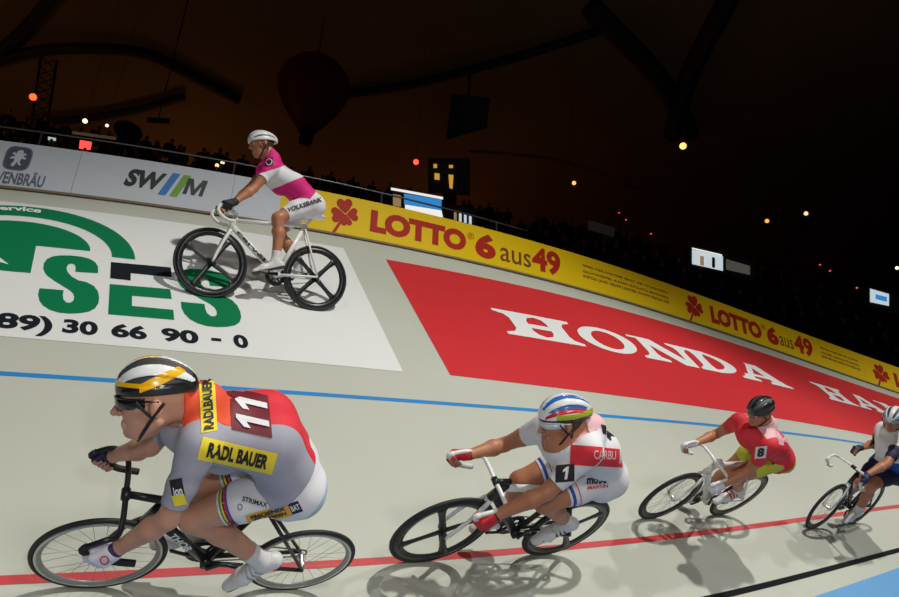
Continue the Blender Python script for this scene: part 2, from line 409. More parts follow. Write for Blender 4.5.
# SWM with its two strokes
btext(b2, 'SW', .715, .185, 1.06, .40, SWMD, .05, .12)
P = [(0, 0), (.2, 0), (.2, .62), (.44, 0), (.58, 0), (.80, .62), (.80, 0), (1, 0), (1, 1), (.74, 1), (.5, .36), (.27, 1), (0, 1)]
P = [(1.275 + .2 * x + .03 * (y - .5), .19 + .2 * y) for x, y in P]; on_board(b2, 'lettering', P, polyfill(P), SWMD)
for a, m in ((1.05, SWMB), (1.16, SWMG)): on_board(b2, 'slanted_stroke', [(a - .02, .14), (a + .055, .14), (a + .155, .42), (a + .08, .42)], [(0, 1, 2, 3)], m)
def petal(cx, cy, rot, sx, sy):
    pts = bez([(0, .07), (.30, .34), (.56, .72), (.50, 1.02), (.24, 1.12), (0, .98), (-.24, 1.12), (-.50, 1.02), (-.56, .72), (-.30, .34), (0, .07)], 4)[:-1]
    c, s_ = math.cos(rot), math.sin(rot)
    return [(cx + sx * (x * c - y * s_), cy + sy * (x * s_ + y * c)) for x, y in pts]
def clover(o, s, h, sx, sy):
    for i, r in enumerate((.2, .2 + math.pi / 2, .2 + math.pi, .2 + 3 * math.pi / 2)):
        k = (1.15, 1.05, .80, .92)[i]; P = petal(s, h, r, sx * k, sy * k); on_board(o, 'clover_leaf', P, polyfill(P), LOTTOR)
    on_board(o, 'clover_stem', [(s - .02, h), (s + .02, h), (s - .8 * sx, h - 1.75 * sy), (s - 1.05 * sx, h - 1.7 * sy)], [(0, 1, 2, 3)], LOTTOR)
def lotto(o, cl, l0, l1, six, aus, nine, small, hh):
    clover(o, cl[0], cl[1], cl[2], cl[3])
    btext(o, 'LOTTO', l0[0], l0[1], l1[0], l1[1], LOTTOR, .062)
    btext(o, '\u00ae', l1[0] + .02, l1[1] - .10, l1[0] + .13, l1[1] + .0, LOTTOR, 0)
    btext(o, '6', six[0], six[1], six[2], six[3], LOTTOR, .055)
    btext(o, 'aus', aus[0], aus[1], aus[2], aus[3], LOTTOD, .004)
    btext(o, '49', nine[0], nine[1], nine[2], nine[3], LOTTOR, .042)
    if small:
        for i, t_ in enumerate(('SPIELTEILNAHME ERST AB 18 JAHREN.', 'GLÜCKSSPIEL KANN SÜCHTIG MACHEN.', 'INFOS UND HILFE UNTER WWW.BZGA.DE')):
            y = small[2] - i * small[3]; btext(o, t_, small[0], y, small[1], y + small[3] * .55, LOTTOD, .02)
lotto(b4, (3.10, .285, .155, .165), (3.43, .125), (4.86, .43), (5.01, .10, 5.36, .47), (5.44, .125, 6.0, .33), (6.02, .105, 6.58, .49), (7.05, 9.05, .38, .085), 1)
lotto(b5, (9.72, .30, .20, .175), (10.13, .13), (11.48, .46), (11.62, .12, 11.92, .49), (11.95, .16, 12.30, .36), (12.33, .13, 12.80, .52), (13.0, 13.9, .40, .09), 1)
lotto(b6, (14.36, .30, .15, .175), (14.62, .13), (15.7, .46), (15.8, .12, 16.05, .49), (16.07, .16, 16.4, .36), (16.42, .13, 16.8, .52), None, 1)

# thin handrail behind the boards
rail = MB(); pts = [RW @ np.array(base(s, line_v('edge', s))) + FENCE_UP * (fence_h(s) + .30) + np.array([0, .25, 0]) for s in np.linspace(-4, 6.2, 40)]
rail.tube(pts, .012, 6)
hr = empty('handrail', loc=Vector(pts[0])); tag(hr, 'thin grey handrail running behind the advertising boards', 'handrail')
inv = hr.matrix_world.inverted() if False else Matrix.Translation(-Vector(pts[0]))
rail.V = [tuple(inv @ Vector(v)) for v in rail.V]; rail.build('rail', STEEL, hr)
for s in np.linspace(-3.9, 5.6, 6):
    P = RW @ np.array(base(s, line_v('edge', s))) + np.array([0, .25, 0]); r = MB()
    r.tube([P - FENCE_UP * .1, P + FENCE_UP * (fence_h(s) + .30)], .012, 6); r.V = [tuple(inv @ Vector(v)) for v in r.V]; r.build('post', STEEL, hr)

# ------------------------------------------------------------------ the hall behind the boards
ROOFM = mat('roof_membrane', (0.22, 0.13, 0.06), 0.8, var=0.25, scale=.25); BEAMM = mat('roof_beam', (0.02, 0.018, 0.016), 0.7)
def roof_pt(a, b):
    x = -45 + 120 * a; y = -6 + 62 * b; b = (y - 14) / 42
    z = 24 - 9 * b + 2.4 * math.sin(a * 9 + b * 3) * (1 - .3 * b)
    return np.array([x, y, z])
roof = grid('ceiling', roof_pt, 0, 1, 0, 1, 80, 36, ROOFM); tag(roof, 'dark brown tented roof of the hall', 'roof', kind='structure')
def roof_below(p, d=.25):
    a = (p[0] + 45) / 120; b = (p[1] + 6) / 62; q = roof_pt(a, b); q[2] -= d; return q
def roof_ray(px, py):
    """where a sight line meets the roof"""
    lo = 5.0
    for _ in range(400):
        p = at(px, py, lo)
        if p[2] > roof_below(p, 0)[2]: break
        lo += .15
    return roof_below(p, .22)
def beam(px, r, label):
    pts = bez([roof_ray(*p) for p in px], 6); c = Vector(pts[0]); o = MB().tube([np.array(p) - np.array(c) for p in pts], r, 8).build('roof_beam', BEAMM)
    o.location = c; tag(o, label, 'beam')
beam([(-20, 62), (40, 46), (100, 43), (150, 50), (200, 74), (240, 96)], .22, 'dark curved roof seam arching across the upper left of the roof')
beam([(345, 90), (420, 78), (520, 52), (600, 26)], .2, 'dark roof cable rising to the right above the middle of the hall')
beam([(-10, 56), (30, 20), (56, -12)], .22, 'dark roof cable crossing the top left corner')
beam([(40, 118), (100, 112), (150, 102), (185, 92)], .17, 'low dark roof cable behind the lamp post')
beam([(590, 0), (660, 75), (690, 130)], .45, 'broad dark roof strut coming down in the right half of the roof')
beam([(730, -10), (690, 70), (672, 130)], .45, 'broad dark roof strut crossing to the upper right')

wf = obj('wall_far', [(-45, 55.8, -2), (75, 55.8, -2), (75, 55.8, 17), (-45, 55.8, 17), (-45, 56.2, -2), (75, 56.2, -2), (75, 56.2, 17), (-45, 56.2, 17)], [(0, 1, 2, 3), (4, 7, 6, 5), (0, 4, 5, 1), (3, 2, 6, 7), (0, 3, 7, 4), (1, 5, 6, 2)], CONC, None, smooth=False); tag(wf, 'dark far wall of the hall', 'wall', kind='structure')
CONZ = 5.2
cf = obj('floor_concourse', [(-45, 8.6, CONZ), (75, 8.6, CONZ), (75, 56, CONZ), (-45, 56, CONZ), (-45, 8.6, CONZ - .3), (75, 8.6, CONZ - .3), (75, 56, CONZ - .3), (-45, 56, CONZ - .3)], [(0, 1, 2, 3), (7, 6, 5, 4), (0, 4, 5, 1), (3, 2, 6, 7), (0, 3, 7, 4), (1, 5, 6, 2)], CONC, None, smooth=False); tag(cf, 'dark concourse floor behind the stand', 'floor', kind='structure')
# the grandstand far behind the boards: its foot follows the hall, its tiers climb away from the track
FOOT = [at(x, y, d) for x, y, d in ((-140, 158, 24), (-60, 160, 24), (0, 165, 24), (80, 174, 24), (150, 181, 24.5), (230, 193, 25), (330, 212, 25.5), (450, 236, 26), (562, 262, 26.5), (675, 290, 27), (787, 333, 27.5), (899, 376, 28), (1000, 415, 28.5))]
FOOT = bez(FOOT, 6)
FL = np.concatenate([[0], np.cumsum([np.linalg.norm(FOOT[i + 1] - FOOT[i]) for i in range(len(FOOT) - 1)])])
ROWS, RUN, RISE = 6, .85, .64
def stand_pt(k, d):
    i = min(max(int(np.searchsorted(FL, d)) - 1, 0), len(FL) - 2); t = (d - FL[i]) / (FL[i + 1] - FL[i]); P = FOOT[i] * (1 - t) + FOOT[i + 1] * t
    o = np.array([P[0] - CAM[0], P[1] - CAM[1], 0]); o /= np.linalg.norm(o); return P + o * RUN * k + np.array([0, 0, RISE * k]), o
for k in range(ROWS):
    V = []; F = []; ss = np.linspace(0, FL[-1], 50)
    for d in ss:
        P, o_ = stand_pt(k, d); V += [P - (0, 0, RISE + .1 if k else P[2] - CONZ), P, P + o_ * RUN, P + o_ * RUN - (0, 0, .4)]
    for i in range(49):
        a = i * 4
        for j in range(4): F.append((a + j, a + (j + 1) % 4, a + 4 + (j + 1) % 4, a + 4 + j))
    F += [(0, 3, 2, 1), (196, 197, 198, 199)]
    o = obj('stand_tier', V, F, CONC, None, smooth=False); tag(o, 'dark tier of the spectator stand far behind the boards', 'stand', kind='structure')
# lamps, lit kiosks and silhouettes deep in the hall
def lamp(px, py, dist, r, col, power, label, housing=True, watts=0, hang=True, post=False):
    p = at(px, py, dist); d = CAM - p; d /= np.linalg.norm(d)
    e = empty('hall_lamp', loc=Vector(p)); tag(e, label, 'lamp')
    MB().ball((0, 0, 0), r, nu=12, nv=8).build('bulb', mat('glow_%d' % (len(MATS)), col, emit=power), e)
    if housing:
        h = MB(); q = -d * r * 1.3; h.tube([q * .6, q * 2.2], [r * 1.25, r * .7], 10); h.build('housing', DARK, e)
    if hang:
        zt = roof_below(p, 0)[2] + .35 ; a0 = np.array([0, 0, r * .8]); MB().tube([a0, np.array([0, 0, zt - p[2]])] if not post else [-a0, np.array([0, 0, CONZ - p[2]])], .006 if not post else .03, 6).build('cable' if not post else 'pole', DARK, e)
    return e
TRUSS = mat('truss_dark', (0.02, 0.012, 0.01), 0.6)
def truss(a, b, w, n, name, label, cat='truss'):
    a = np.array(a); b = np.array(b); e = empty(name, loc=Vector(a)); tag(e, label, cat); d = b - a; d0 = d / np.linalg.norm(d)
    x = np.cross(d0, [0, 1, 0.01]); x /= np.linalg.norm(x); y = np.cross(d0, x); m = MB()
    cs = [x * w + y * w, -x * w + y * w, -x * w - y * w, x * w - y * w]
    for c in cs: m.tube([c, d + c], w * .14, 6)
    m.build('chord', TRUSS, e); m = MB()
    for i in range(n):
        for j in range(4): m.tube([d * i / n + cs[j], d * (i + 1) / n + cs[(j + 1) % 4]], w * .08, 5)
    m.build('lattice', TRUSS, e)
    return e
truss(at(37, 140, 19) - (at(49, 58, 19) - at(37, 140, 19)) * 1.9, at(49, 58, 19), .16, 26, 'lamp_tower', 'dark lattice lamp tower at the far left behind the boards', 'tower')
lamp(33, 97, 18.4, .075, (1.0, .035, .01), 6, 'red spotlight hanging on the lattice tower at the far left', hang=False)
lamp(85, 121, 24, .07, (1.0, .66, .30), 3, 'warm white lamp above the stand at the left')
lamp(107, 125.5, 24, .05, (1.0, .85, .65), 1.5, 'small pale lamp to the right of the warm lamp at the left')
lamp(416, 162, 26, .10, (1.0, .03, .012), 6, 'red lamp above the lit blue screen')
lamp(574, 183, 28, .08, (1.0, .32, .07), 2.2, 'small orange lamp above the middle of the stand')
lamp(683, 146, 30, .14, (1.0, .42, .12), 2.2, 'brightest warm lamp hanging under the roof on the right')
lamp(767, 221, 34, .09, (1.0, .28, .06), 1.8, 'small orange lamp lower left of the pair at the far right')
lamp(806, 213.5, 34, .09, (1.0, .45, .2), 1.8, 'small pale orange lamp, upper right of the pair at the far right')
lamp(217, 165.5, 17, .045, (1.0, .42, .12), 2.5, 'lower orange lamp of the close pair behind the white board', False, post=True)
lamp(222.5, 162.5, 17, .045, (1.0, .55, .22), 2.5, 'upper orange lamp of the close pair behind the white board', False, post=True)
lamp(897, 268, 34, .07, (1.0, .9, .7), 1.5, 'small white lamp at the right edge of the hall', False)
for i, (px, py, c, l) in enumerate(((619, 213, (1, .05, .12), 'pink-red'), (626, 220, (1, .05, .15), 'pink-red'), (651, 234, (1, .08, .1), 'red'), (820, 265, (1, .05, .1), 'red'), (830, 271, (1, .06, .12), 'red'), (857, 288, (1, .1, .1), 'red'))):
    lamp(px, py, 26, .035, c, .9, 'tiny %s signal light %s' % (l, ('left of the three over the middle stand', 'middle of the three over the middle stand', 'right of the three over the middle stand', 'left one above the small kiosk at the right', 'lower one above the small kiosk at the right', 'beside the small kiosk at the right')[i]), False, post=True)

def quadface(px, dist, push=0.0):
    return [at(x, y, dist + push) for x, y in px]
def slab(name, px, dist, m, parent=None, depth=.12):
    a = quadface(px, dist); n = np.cross(a[1] - a[0], a[3] - a[0]); n /= np.linalg.norm(n)
    if n @ (CAM - a[0]) > 0: n = -n
    b = [p + n * depth for p in a]; c = np.mean(a, 0)
    V = a + b; F = [(0, 1, 2, 3), (7, 6, 5, 4), (0, 4, 5, 1), (1, 5, 6, 2), (2, 6, 7, 3), (3, 7, 4, 0)]
    if parent is not None:
        V = [p - np.array(parent.location) for p in V]; return obj(name, V, F, m, parent, smooth=False)
    o = obj(name, [p - c for p in V], F, m, None, smooth=False); o.location = Vector(c); return o
def column(px, py, dist, parent, r=.06):
    p = at(px, py, dist); q = np.array(parent.location); MB().tube([p - q, np.array([p[0], p[1], CONZ]) - q], r, 8).build('column', DARK, parent)
def stand_on(o, px, py, dist, r=.04, up=False):
    p = at(px, py, dist); q = Vector(o.location); e_ = roof_below(p, 0)[2] + .35 if up else CONZ; MB().tube([np.array(p) - q, np.array([p[0], p[1], e_]) - q], r, 8).build('hanger' if up else 'post', DARK, o)
def group_at(name, px, py, dist, label, cat):
    e = empty(name, loc=Vector(at(px, py, dist))); return tag(e, label, cat)
GLOWW = mat('screen_white', (0.9, 0.9, 0.85), emit=.85); GLOWB = mat('screen_blue', (0.04, 0.25, 0.6), emit=.8); GLOWP = mat('screen_pale', (0.65, 0.75, 0.8), emit=.7)
GLOWR = mat('display_red', (1.0, .06, .05), emit=1.6); GLOWT = mat('kiosk_tan', (0.5, 0.32, 0.16), emit=.5); GLOWG = mat('window_amber', (0.8, 0.45, 0.05), emit=.6)
FRAME = mat('kiosk_frame', (0.02, 0.02, 0.022), 0.5)
e = group_at('video_screen', 418, 203, 23, 'lit kiosk screen with blue and white picture above the yellow boards', 'screen')
slab('cabinet', [(389.5, 186.5), (444, 196), (444.5, 219), (390.5, 209)], 23.05, FRAME, e, .5)
slab('light_strip', [(391, 187.5), (443, 197), (443, 199.5), (391, 190)], 23, GLOWW, e, .03)
slab('picture', [(404, 193.5), (441.5, 199.5), (441.5, 206.5), (404, 199)], 23, GLOWB, e, .03)
slab('picture', [(404, 199.3), (441.5, 206.8), (441.5, 210), (404, 204)], 22.98, GLOWB, e, .03)
slab('picture', [(405, 204.5), (441.5, 210.4), (443, 217.5), (405, 209.5)], 23, GLOWW, e, .03)
slab('side_window', [(393, 194), (401, 195.5), (401, 207), (393, 205.5)], 23, GLOWT, e, .03)
for x in (394, 440): column(x, 205, 23.3, e)
e = group_at('railing', 463, 214, 24, 'short barred railing with pale light behind it right of the blue screen', 'railing')
for i in range(4): slab('lit_gap', [(454 + 5 * i, 212 + 1.1 * i), (456.6 + 5 * i, 212.6 + 1.1 * i), (456.6 + 5 * i, 220.6 + 1.3 * i), (454 + 5 * i, 220 + 1.3 * i)], 24, GLOWP if i > 0 else GLOWT, e, .03)
slab('panel', [(448, 203), (478, 209), (478, 226), (448, 220)], 24.1, FRAME, e, .2)
column(463, 216, 24.2, e)
e = group_at('booth', 443, 175, 27, 'dark commentary booth with small amber windows behind the red lamp', 'booth')
slab('booth_wall', [(428, 158), (470, 158), (470, 196), (428, 192)], 27.1, FRAME, e, 1.2)
for q in ([(433.5, 164), (437, 164), (437, 168), (433.5, 168)], [(449, 165), (453, 165), (453, 168), (449, 168)], [(434.5, 173), (439.5, 173.5), (439.5, 180), (434.5, 179.5)], [(448.5, 174.5), (453.5, 175), (452.5, 189), (449.5, 188)]): slab('window', q, 27, GLOWG, e, .03)
column(450, 185, 27.6, e, .3)
e = group_at('kiosk', 712, 262, 30, 'lit kiosk with white counter window in the right half of the dark stand', 'kiosk')
slab('cabinet', [(689, 245), (754, 261), (754, 280), (689, 267)], 30.05, FRAME, e, .8)
slab('lit_window', [(692, 249.5), (723, 256.5), (723, 271), (692, 264)], 30, GLOWP, e, .03)
slab('light_strip', [(692, 247.5), (722, 254.5), (722, 256), (692, 249)], 29.97, GLOWW, e, .03)
slab('poster', [(700, 255.5), (704, 256.4), (704, 266), (700, 265)], 29.95, GLOWT, e, .03); slab('poster', [(712, 257), (715, 257.8), (715, 268), (712, 267.3)], 29.95, DARK, e, .03)
slab('side_window', [(726, 259), (750, 266), (750, 275), (726, 269.5)], 30, mat('kiosk_dim', (0.16, 0.15, 0.13), emit=.35), e, .03)
for x in (692, 750): column(x, 264, 30.4, e)
e = group_at('kiosk', 880, 298, 32, 'small lit kiosk with a blue picture at the right edge of the dark stand', 'kiosk')
slab('cabinet', [(868, 286), (899, 296), (899, 316), (868, 306)], 32.05, FRAME, e, .8)
slab('lit_window', [(870, 288.5), (889, 294), (889, 306), (870, 302)], 32, GLOWP, e, .03); slab('picture', [(875.5, 294), (887, 297), (887, 302), (875.5, 299)], 31.97, GLOWB, e, .03)
column(884, 303, 32.4, e)
o = slab('wall_panel', [(588, 220), (615, 227.5), (614, 237), (588, 230)], 24, mat('grey_panel', (0.45, 0.5, 0.5), 0.5)); tag(o, 'dim grey panel standing in the dark middle of the stand', 'panel'); stand_on(o, 600, 232, 24.06)
o = slab('scoreboard', [(80, 140), (92, 142), (90.5, 150), (79, 148.5)], 17, GLOWR, depth=.1); tag(o, 'small glowing red scoreboard above the white boards at the left', 'scoreboard'); stand_on(o, 86, 146, 17.06)
o = slab('canopy_frame', [(72, 131), (116, 137), (116, 140), (72, 134)], 17.5, mat('canopy_self_glow', (0.25, 0.22, 0.12), 0.6, emit=.12), depth=.1); tag(o, 'dim pale canopy bar above the red scoreboard', 'canopy'); stand_on(o, 74, 134, 17.55); stand_on(o, 114, 139, 17.55)  # bar emits faintly to look lit, though it is no lamp
o = slab('work_light', [(48, 136.5), (56, 138), (56, 141), (48, 140)], 15.5, mat('work_glow', (0.55, 0.7, 0.55), emit=.6), depth=.08); tag(o, 'pale green work light behind the white lion board', 'lamp'); stand_on(o, 52, 139, 15.54)
o = slab('black_sign', [(147, 117), (170, 118.5), (170, 124), (147, 122.5)], 24, DARK); tag(o, 'small black hanging sign at the left of the roof', 'sign'); stand_on(o, 158, 120, 24.05, .02, True)
o = slab('loudspeaker_cluster', [(452, 93), (490, 98), (487, 128), (446, 140)], 30, DARK, depth=1.2); tag(o, 'black loudspeaker cluster hanging under the roof in the middle', 'loudspeaker'); stand_on(o, 468, 108, 30.6, .05, True)
o = MB().tube([at(470, 151, 30), at(545, 157, 31), at(600, 172, 32), at(640, 190, 33)], .07, 8).build('roof_rail', mat('rail_brown', (0.2, 0.12, 0.06), .5)); tag(o, 'thin brownish rail curving down along the far roof edge', 'rail')
c = at(128, 131, 23); m = MB(); m.ball((0, 0, 0), (.42, .12, .33)); m.tube([(0, 0, -.2), (0, 0, CONZ - c[2])], .04, 6); o = m.build('dish_antenna', DARK); o.location = Vector(c); tag(o, 'dark round dish silhouette behind the white board', 'dish')
# balloon
c = at(313, 92, 28); e = empty('balloon', loc=Vector(c)); tag(e, 'dark red hot air balloon shape hanging under the roof', 'balloon'); stand_on(e, 313, 92, 28, .02, True)
prof = [(0.02, 1.48), (.5, 1.4), (1.0, 1.12), (1.32, .7), (1.42, .25), (1.3, -.2), (1.05, -.7), (.75, -1.2), (.48, -1.6), (.32, -1.85)]
V = []; F = []; n = 28
for r, z in prof:
    for j in range(n): a = 2 * math.pi * j / n; V.append((r * math.cos(a), r * math.sin(a), z))
for i in range(len(prof) - 1):
    for j in range(n): F.append((i * n + j, (i + 1) * n + j, (i + 1) * n + (j + 1) % n, i * n + (j + 1) % n))
obj('envelope', V, F, mat('balloon_red', (0.16, 0.006, 0.012), .6), e)
MB().box((-.2, -.2, -2.35), (.2, .2, -2.05)).build('basket', DARK, e, smooth=False)
V2, F = fit_text('AXEL', -.55, .35, .55, .68, bold=.01); toc = math.atan2(CAM[1] - c[1], CAM[0] - c[0])
V = []
for x, y in V2:
    a = toc + (x - .25) / 1.40; V.append((1.45 * math.cos(a), 1.45 * math.sin(a), y))
obj('lettering', V, F, mat('balloon_letter', (0.22, 0.10, 0.10), .6), e, smooth=False)

# ------------------------------------------------------------------ implicit surfaces: smooth bodies grown around bones
def cap_sdf(P, a, b, r1, r2):
    a = np.asarray(a, float); b = np.asarray(b, float); ba = b - a
    h = np.clip(((P - a) @ ba) / max(ba @ ba, 1e-9), 0, 1)
    return np.sqrt((((P - a) - h[:, None] * ba) ** 2).sum(1)) - (r1 + (r2 - r1) * h)
def ell_sdf(P, c, ax, r):
    q = (P - np.asarray(c)) @ np.asarray(ax).T; r = np.asarray(r, float)
    k0 = np.sqrt(((q / r) ** 2).sum(1)) + 1e-9; k1 = np.sqrt(((q / r ** 2) ** 2).sum(1)) + 1e-9
    return k0 * (k0 - 1) / k1
def smin(a, b, k):
    h = np.clip(.5 + .5 * (b - a) / k, 0, 1); return b + (a - b) * h - k * h * (1 - h)
def smins(L, k):
    d = L[0]
    for x in L[1:]: d = smin(d, x, k)
    return d

def surface(fn, lo, hi, h, proj=2):
    """surface nets of fn over the box lo..hi with step h -> verts, quads"""
    lo = np.asarray(lo, float); n = np.maximum(((np.asarray(hi) - lo) / h).astype(int) + 2, 4)
    q = 4; nb = (n + q - 1) // q + 1; n = nb * q
    ax = [lo[i] + (np.arange(nb[i]) * q + q / 2 - .5) * h for i in range(3)]
    Gc = np.stack(np.meshgrid(*ax, indexing='ij'), -1).reshape(-1, 3)
    dc = fn(Gc)
    D = np.repeat(np.repeat(np.repeat(dc.reshape(nb), q, 0), q, 1), q, 2).astype(float)
    near = np.abs(dc) < q * h * 1.15
    idx = np.argwhere(near.reshape(nb)); off = np.stack(np.meshgrid(*[np.arange(q)] * 3, indexing='ij'), -1).reshape(-1, 3)
    I = (idx[:, None, :] * q + off[None]).reshape(-1, 3)
    D[I[:, 0], I[:, 1], I[:, 2]] = fn(lo + I * h)
    s = D < 0
    c = np.zeros(tuple(n - 1), int); cor = [(i, j, k) for i in (0, 1) for j in (0, 1) for k in (0, 1)]
    for i, j, k in cor: c += s[i:n[0] - 1 + i, j:n[1] - 1 + j, k:n[2] - 1 + k]
    act = np.argwhere((c > 0) & (c < 8)); vid = -np.ones(tuple(n - 1), int); vid[act[:, 0], act[:, 1], act[:, 2]] = np.arange(len(act))
    acc = np.zeros((len(act), 3)); cnt = np.zeros(len(act))
    for a in cor:
        for d in range(3):
            if a[d] == 0:
                b = list(a); b[d] = 1
                va = D[act[:, 0] + a[0], act[:, 1] + a[1], act[:, 2] + a[2]]; vb = D[act[:, 0] + b[0], act[:, 1] + b[1], act[:, 2] + b[2]]
                m = (va < 0) != (vb < 0); t = np.where(m, va / np.where(m, va - vb, 1), 0)
                p = np.array(a, float)[None] + np.zeros((len(act), 1)); p[:, d] += t
                acc += p * m[:, None]; cnt += m
    V = lo + (act + acc / np.maximum(cnt, 1)[:, None]) * h
    F = []
    for d in range(3):
        e1, e2 = [(1, 2), (2, 0), (0, 1)][d]
        sl = [slice(1, n[i] - 1) for i in range(3)]; sl[d] = slice(0, n[d] - 1)
        sl2 = list(sl); sl2[d] = slice(1, n[d])
        A = s[tuple(sl)]; B = s[tuple(sl2)]; e = np.argwhere(A != B)
        o = np.array([0 if i == d else 1 for i in range(3)]); flip = A[e[:, 0], e[:, 1], e[:, 2]]
        e = e + o
        def cell(u, v):
            f = e.copy(); f[:, e1] -= u; f[:, e2] -= v; return vid[f[:, 0], f[:, 1], f[:, 2]]
        Qd = np.stack([cell(1, 1), cell(0, 1), cell(0, 0), cell(1, 0)], 1)
        Qd[~flip] = Qd[~flip][:, ::-1]; F.append(Qd[(Qd >= 0).all(1)])
    F = np.concatenate(F)
    for _ in range(proj):
        d = fn(V); g = np.stack([fn(V + np.eye(3)[i] * h * .3) - d for i in range(3)], 1) / (h * .3)
        V = V - g * np.clip(d / np.maximum((g * g).sum(1), .2), -h, h)[:, None]
    return V, F

def to_tris(F): F = np.asarray(F); return np.concatenate([F[:, [0, 1, 2]], F[:, [0, 2, 3]]]) if F.shape[1] == 4 else F

def split(V, T, M, f, keep_in=True, keep_out=True, mat_in=None):
    """cut triangles T (material M) along f = 0; f < 0 is inside"""
    V = list(map(tuple, V)); f = list(f); outT = []; outM = []; cache = {}
    sg = np.asarray(f) < 0; c = sg[T].sum(1)
    def put(t, m, ins):
        if (ins and keep_in) or (not ins and keep_out): outT.append(t); outM.append(mat_in if (ins and mat_in is not None) else m)
    def mid(a, b):
        k = (a, b) if a < b else (b, a)
        if k not in cache:
            t = f[a] / (f[a] - f[b]); p = V[a]; q = V[b]; V.append((p[0] + (q[0] - p[0]) * t, p[1] + (q[1] - p[1]) * t, p[2] + (q[2] - p[2]) * t)); f.append(0.0); cache[k] = len(V) - 1
        return cache[k]
    for t, m, k in zip(T.tolist(), M, c.tolist()):
        if k == 3: put(t, m, True)
        elif k == 0: put(t, m, False)
        else:
            lone = [i for i in range(3) if sg[t[i]] == (k == 1)][0]
            a, b, d = t[lone], t[(lone + 1) % 3], t[(lone + 2) % 3]; p = mid(a, b); q = mid(a, d); ins = (k == 1)
            put([a, p, q], m, ins); put([p, b, d], m, not ins); put([p, d, q], m, not ins)
    return np.array(V), np.array(outT).reshape(-1, 3), outM

def compact(V, T):
    u, inv = np.unique(np.asarray(T).ravel(), return_inverse=True); return np.asarray(V)[u], inv.reshape(-1, 3)

def normals(V, T):
    n = np.zeros_like(V); fn = np.cross(V[T[:, 1]] - V[T[:, 0]], V[T[:, 2]] - V[T[:, 0]])
    for i in range(3): np.add.at(n, T[:, i], fn)
    return n / (np.linalg.norm(n, axis=1)[:, None] + 1e-12)

def relabel(V, T, M, mats, patterns):
    """patterns: (field function, material index) painted in order"""
    for fn, mi in patterns: V, T, M = split(V, T, M, fn(V), mat_in=mi)
    return V, T, M

def cloth(name, V, T, M, mats, parent, off, thick=.004):
    """garment shell: the cut piece of skin moved out, its rim folded in"""
    V, T = compact(V, T); N = normals(V, T); O = V + N * off; n = len(V)
    e = {}
    for t in T.tolist():
        for i in range(3):
            a, b = t[i], t[(i + 1) % 3]
            if (b, a) in e: del e[(b, a)]
            else: e[(a, b)] = 1
    F = [tuple(t) for t in T.tolist()]; mi = list(M); VV = [tuple(v) for v in O]; rim = {}
    for a, b in e:
        for v in (a, b):
            if v not in rim: rim[v] = len(VV); VV.append(tuple(V[v] + N[v] * (off - thick - .003)))
        F.append((b, a, rim[a], rim[b])); mi.append(mi[0] if False else 0)
    # rim takes the colour of a neighbouring face
    fm = {}
    for t, m in zip(T.tolist(), M):
        for v in t: fm[v] = m
    k = len(T)
    for i in range(k, len(F)): mi[i] = fm[F[i][0]]
    return obj(name, VV, F, mats, parent, True, mi)

def unit(v): v = np.asarray(v, float); return v / (np.linalg.norm(v) + 1e-12)

SKIN = mat('skin', srgb(205, 150, 124), 0.45, var=0.06, scale=25, spec=0.4); SKIN2 = mat('skin_tan', srgb(186, 124, 92), 0.45, var=0.06, scale=25, spec=0.4)
EYEW = mat('eye_white', (0.8, 0.78, 0.75), 0.3); EYED = mat('eye_dark', (0.05, 0.03, 0.02), 0.2)
RUBBER = mat('tyre_black', (0.014, 0.014, 0.015), 0.6); CARBON = mat('carbon_black', (0.016, 0.017, 0.019), 0.3, spec=.5); ALU = mat('aluminium', (0.62, 0.63, 0.64), 0.3, metal=0.9)
GREYRIM = mat('rim_grey', (0.30, 0.31, 0.31), 0.35, metal=0.5); WHITEP = mat('white_gloss', srgb(232, 233, 230), 0.3, var=.01); SPOKE = mat('spoke_steel', (0.35, 0.35, 0.36), 0.35, metal=.7)
CHAINM = mat('chain_steel', (0.12, 0.12, 0.12), 0.4, metal=.8)

# ------------------------------------------------------------------ the bicycles
def bike_matrix(s, v, hd, lean):
    P, t, n, u = frame(s, v)
    f = -(math.cos(hd) * t + math.sin(hd) * n); side = np.cross(u, f)
    up = math.cos(lean) * u + math.sin(lean) * side; l = np.cross(up, f)
    R = RW @ np.stack([f, l, up], 1); p = RW @ P
    return Matrix(((R[0, 0], R[0, 1], R[0, 2], p[0]), (R[1, 0], R[1, 1], R[1, 2], p[1]), (R[2, 0], R[2, 1], R[2, 2], p[2]), (0, 0, 0, 1)))

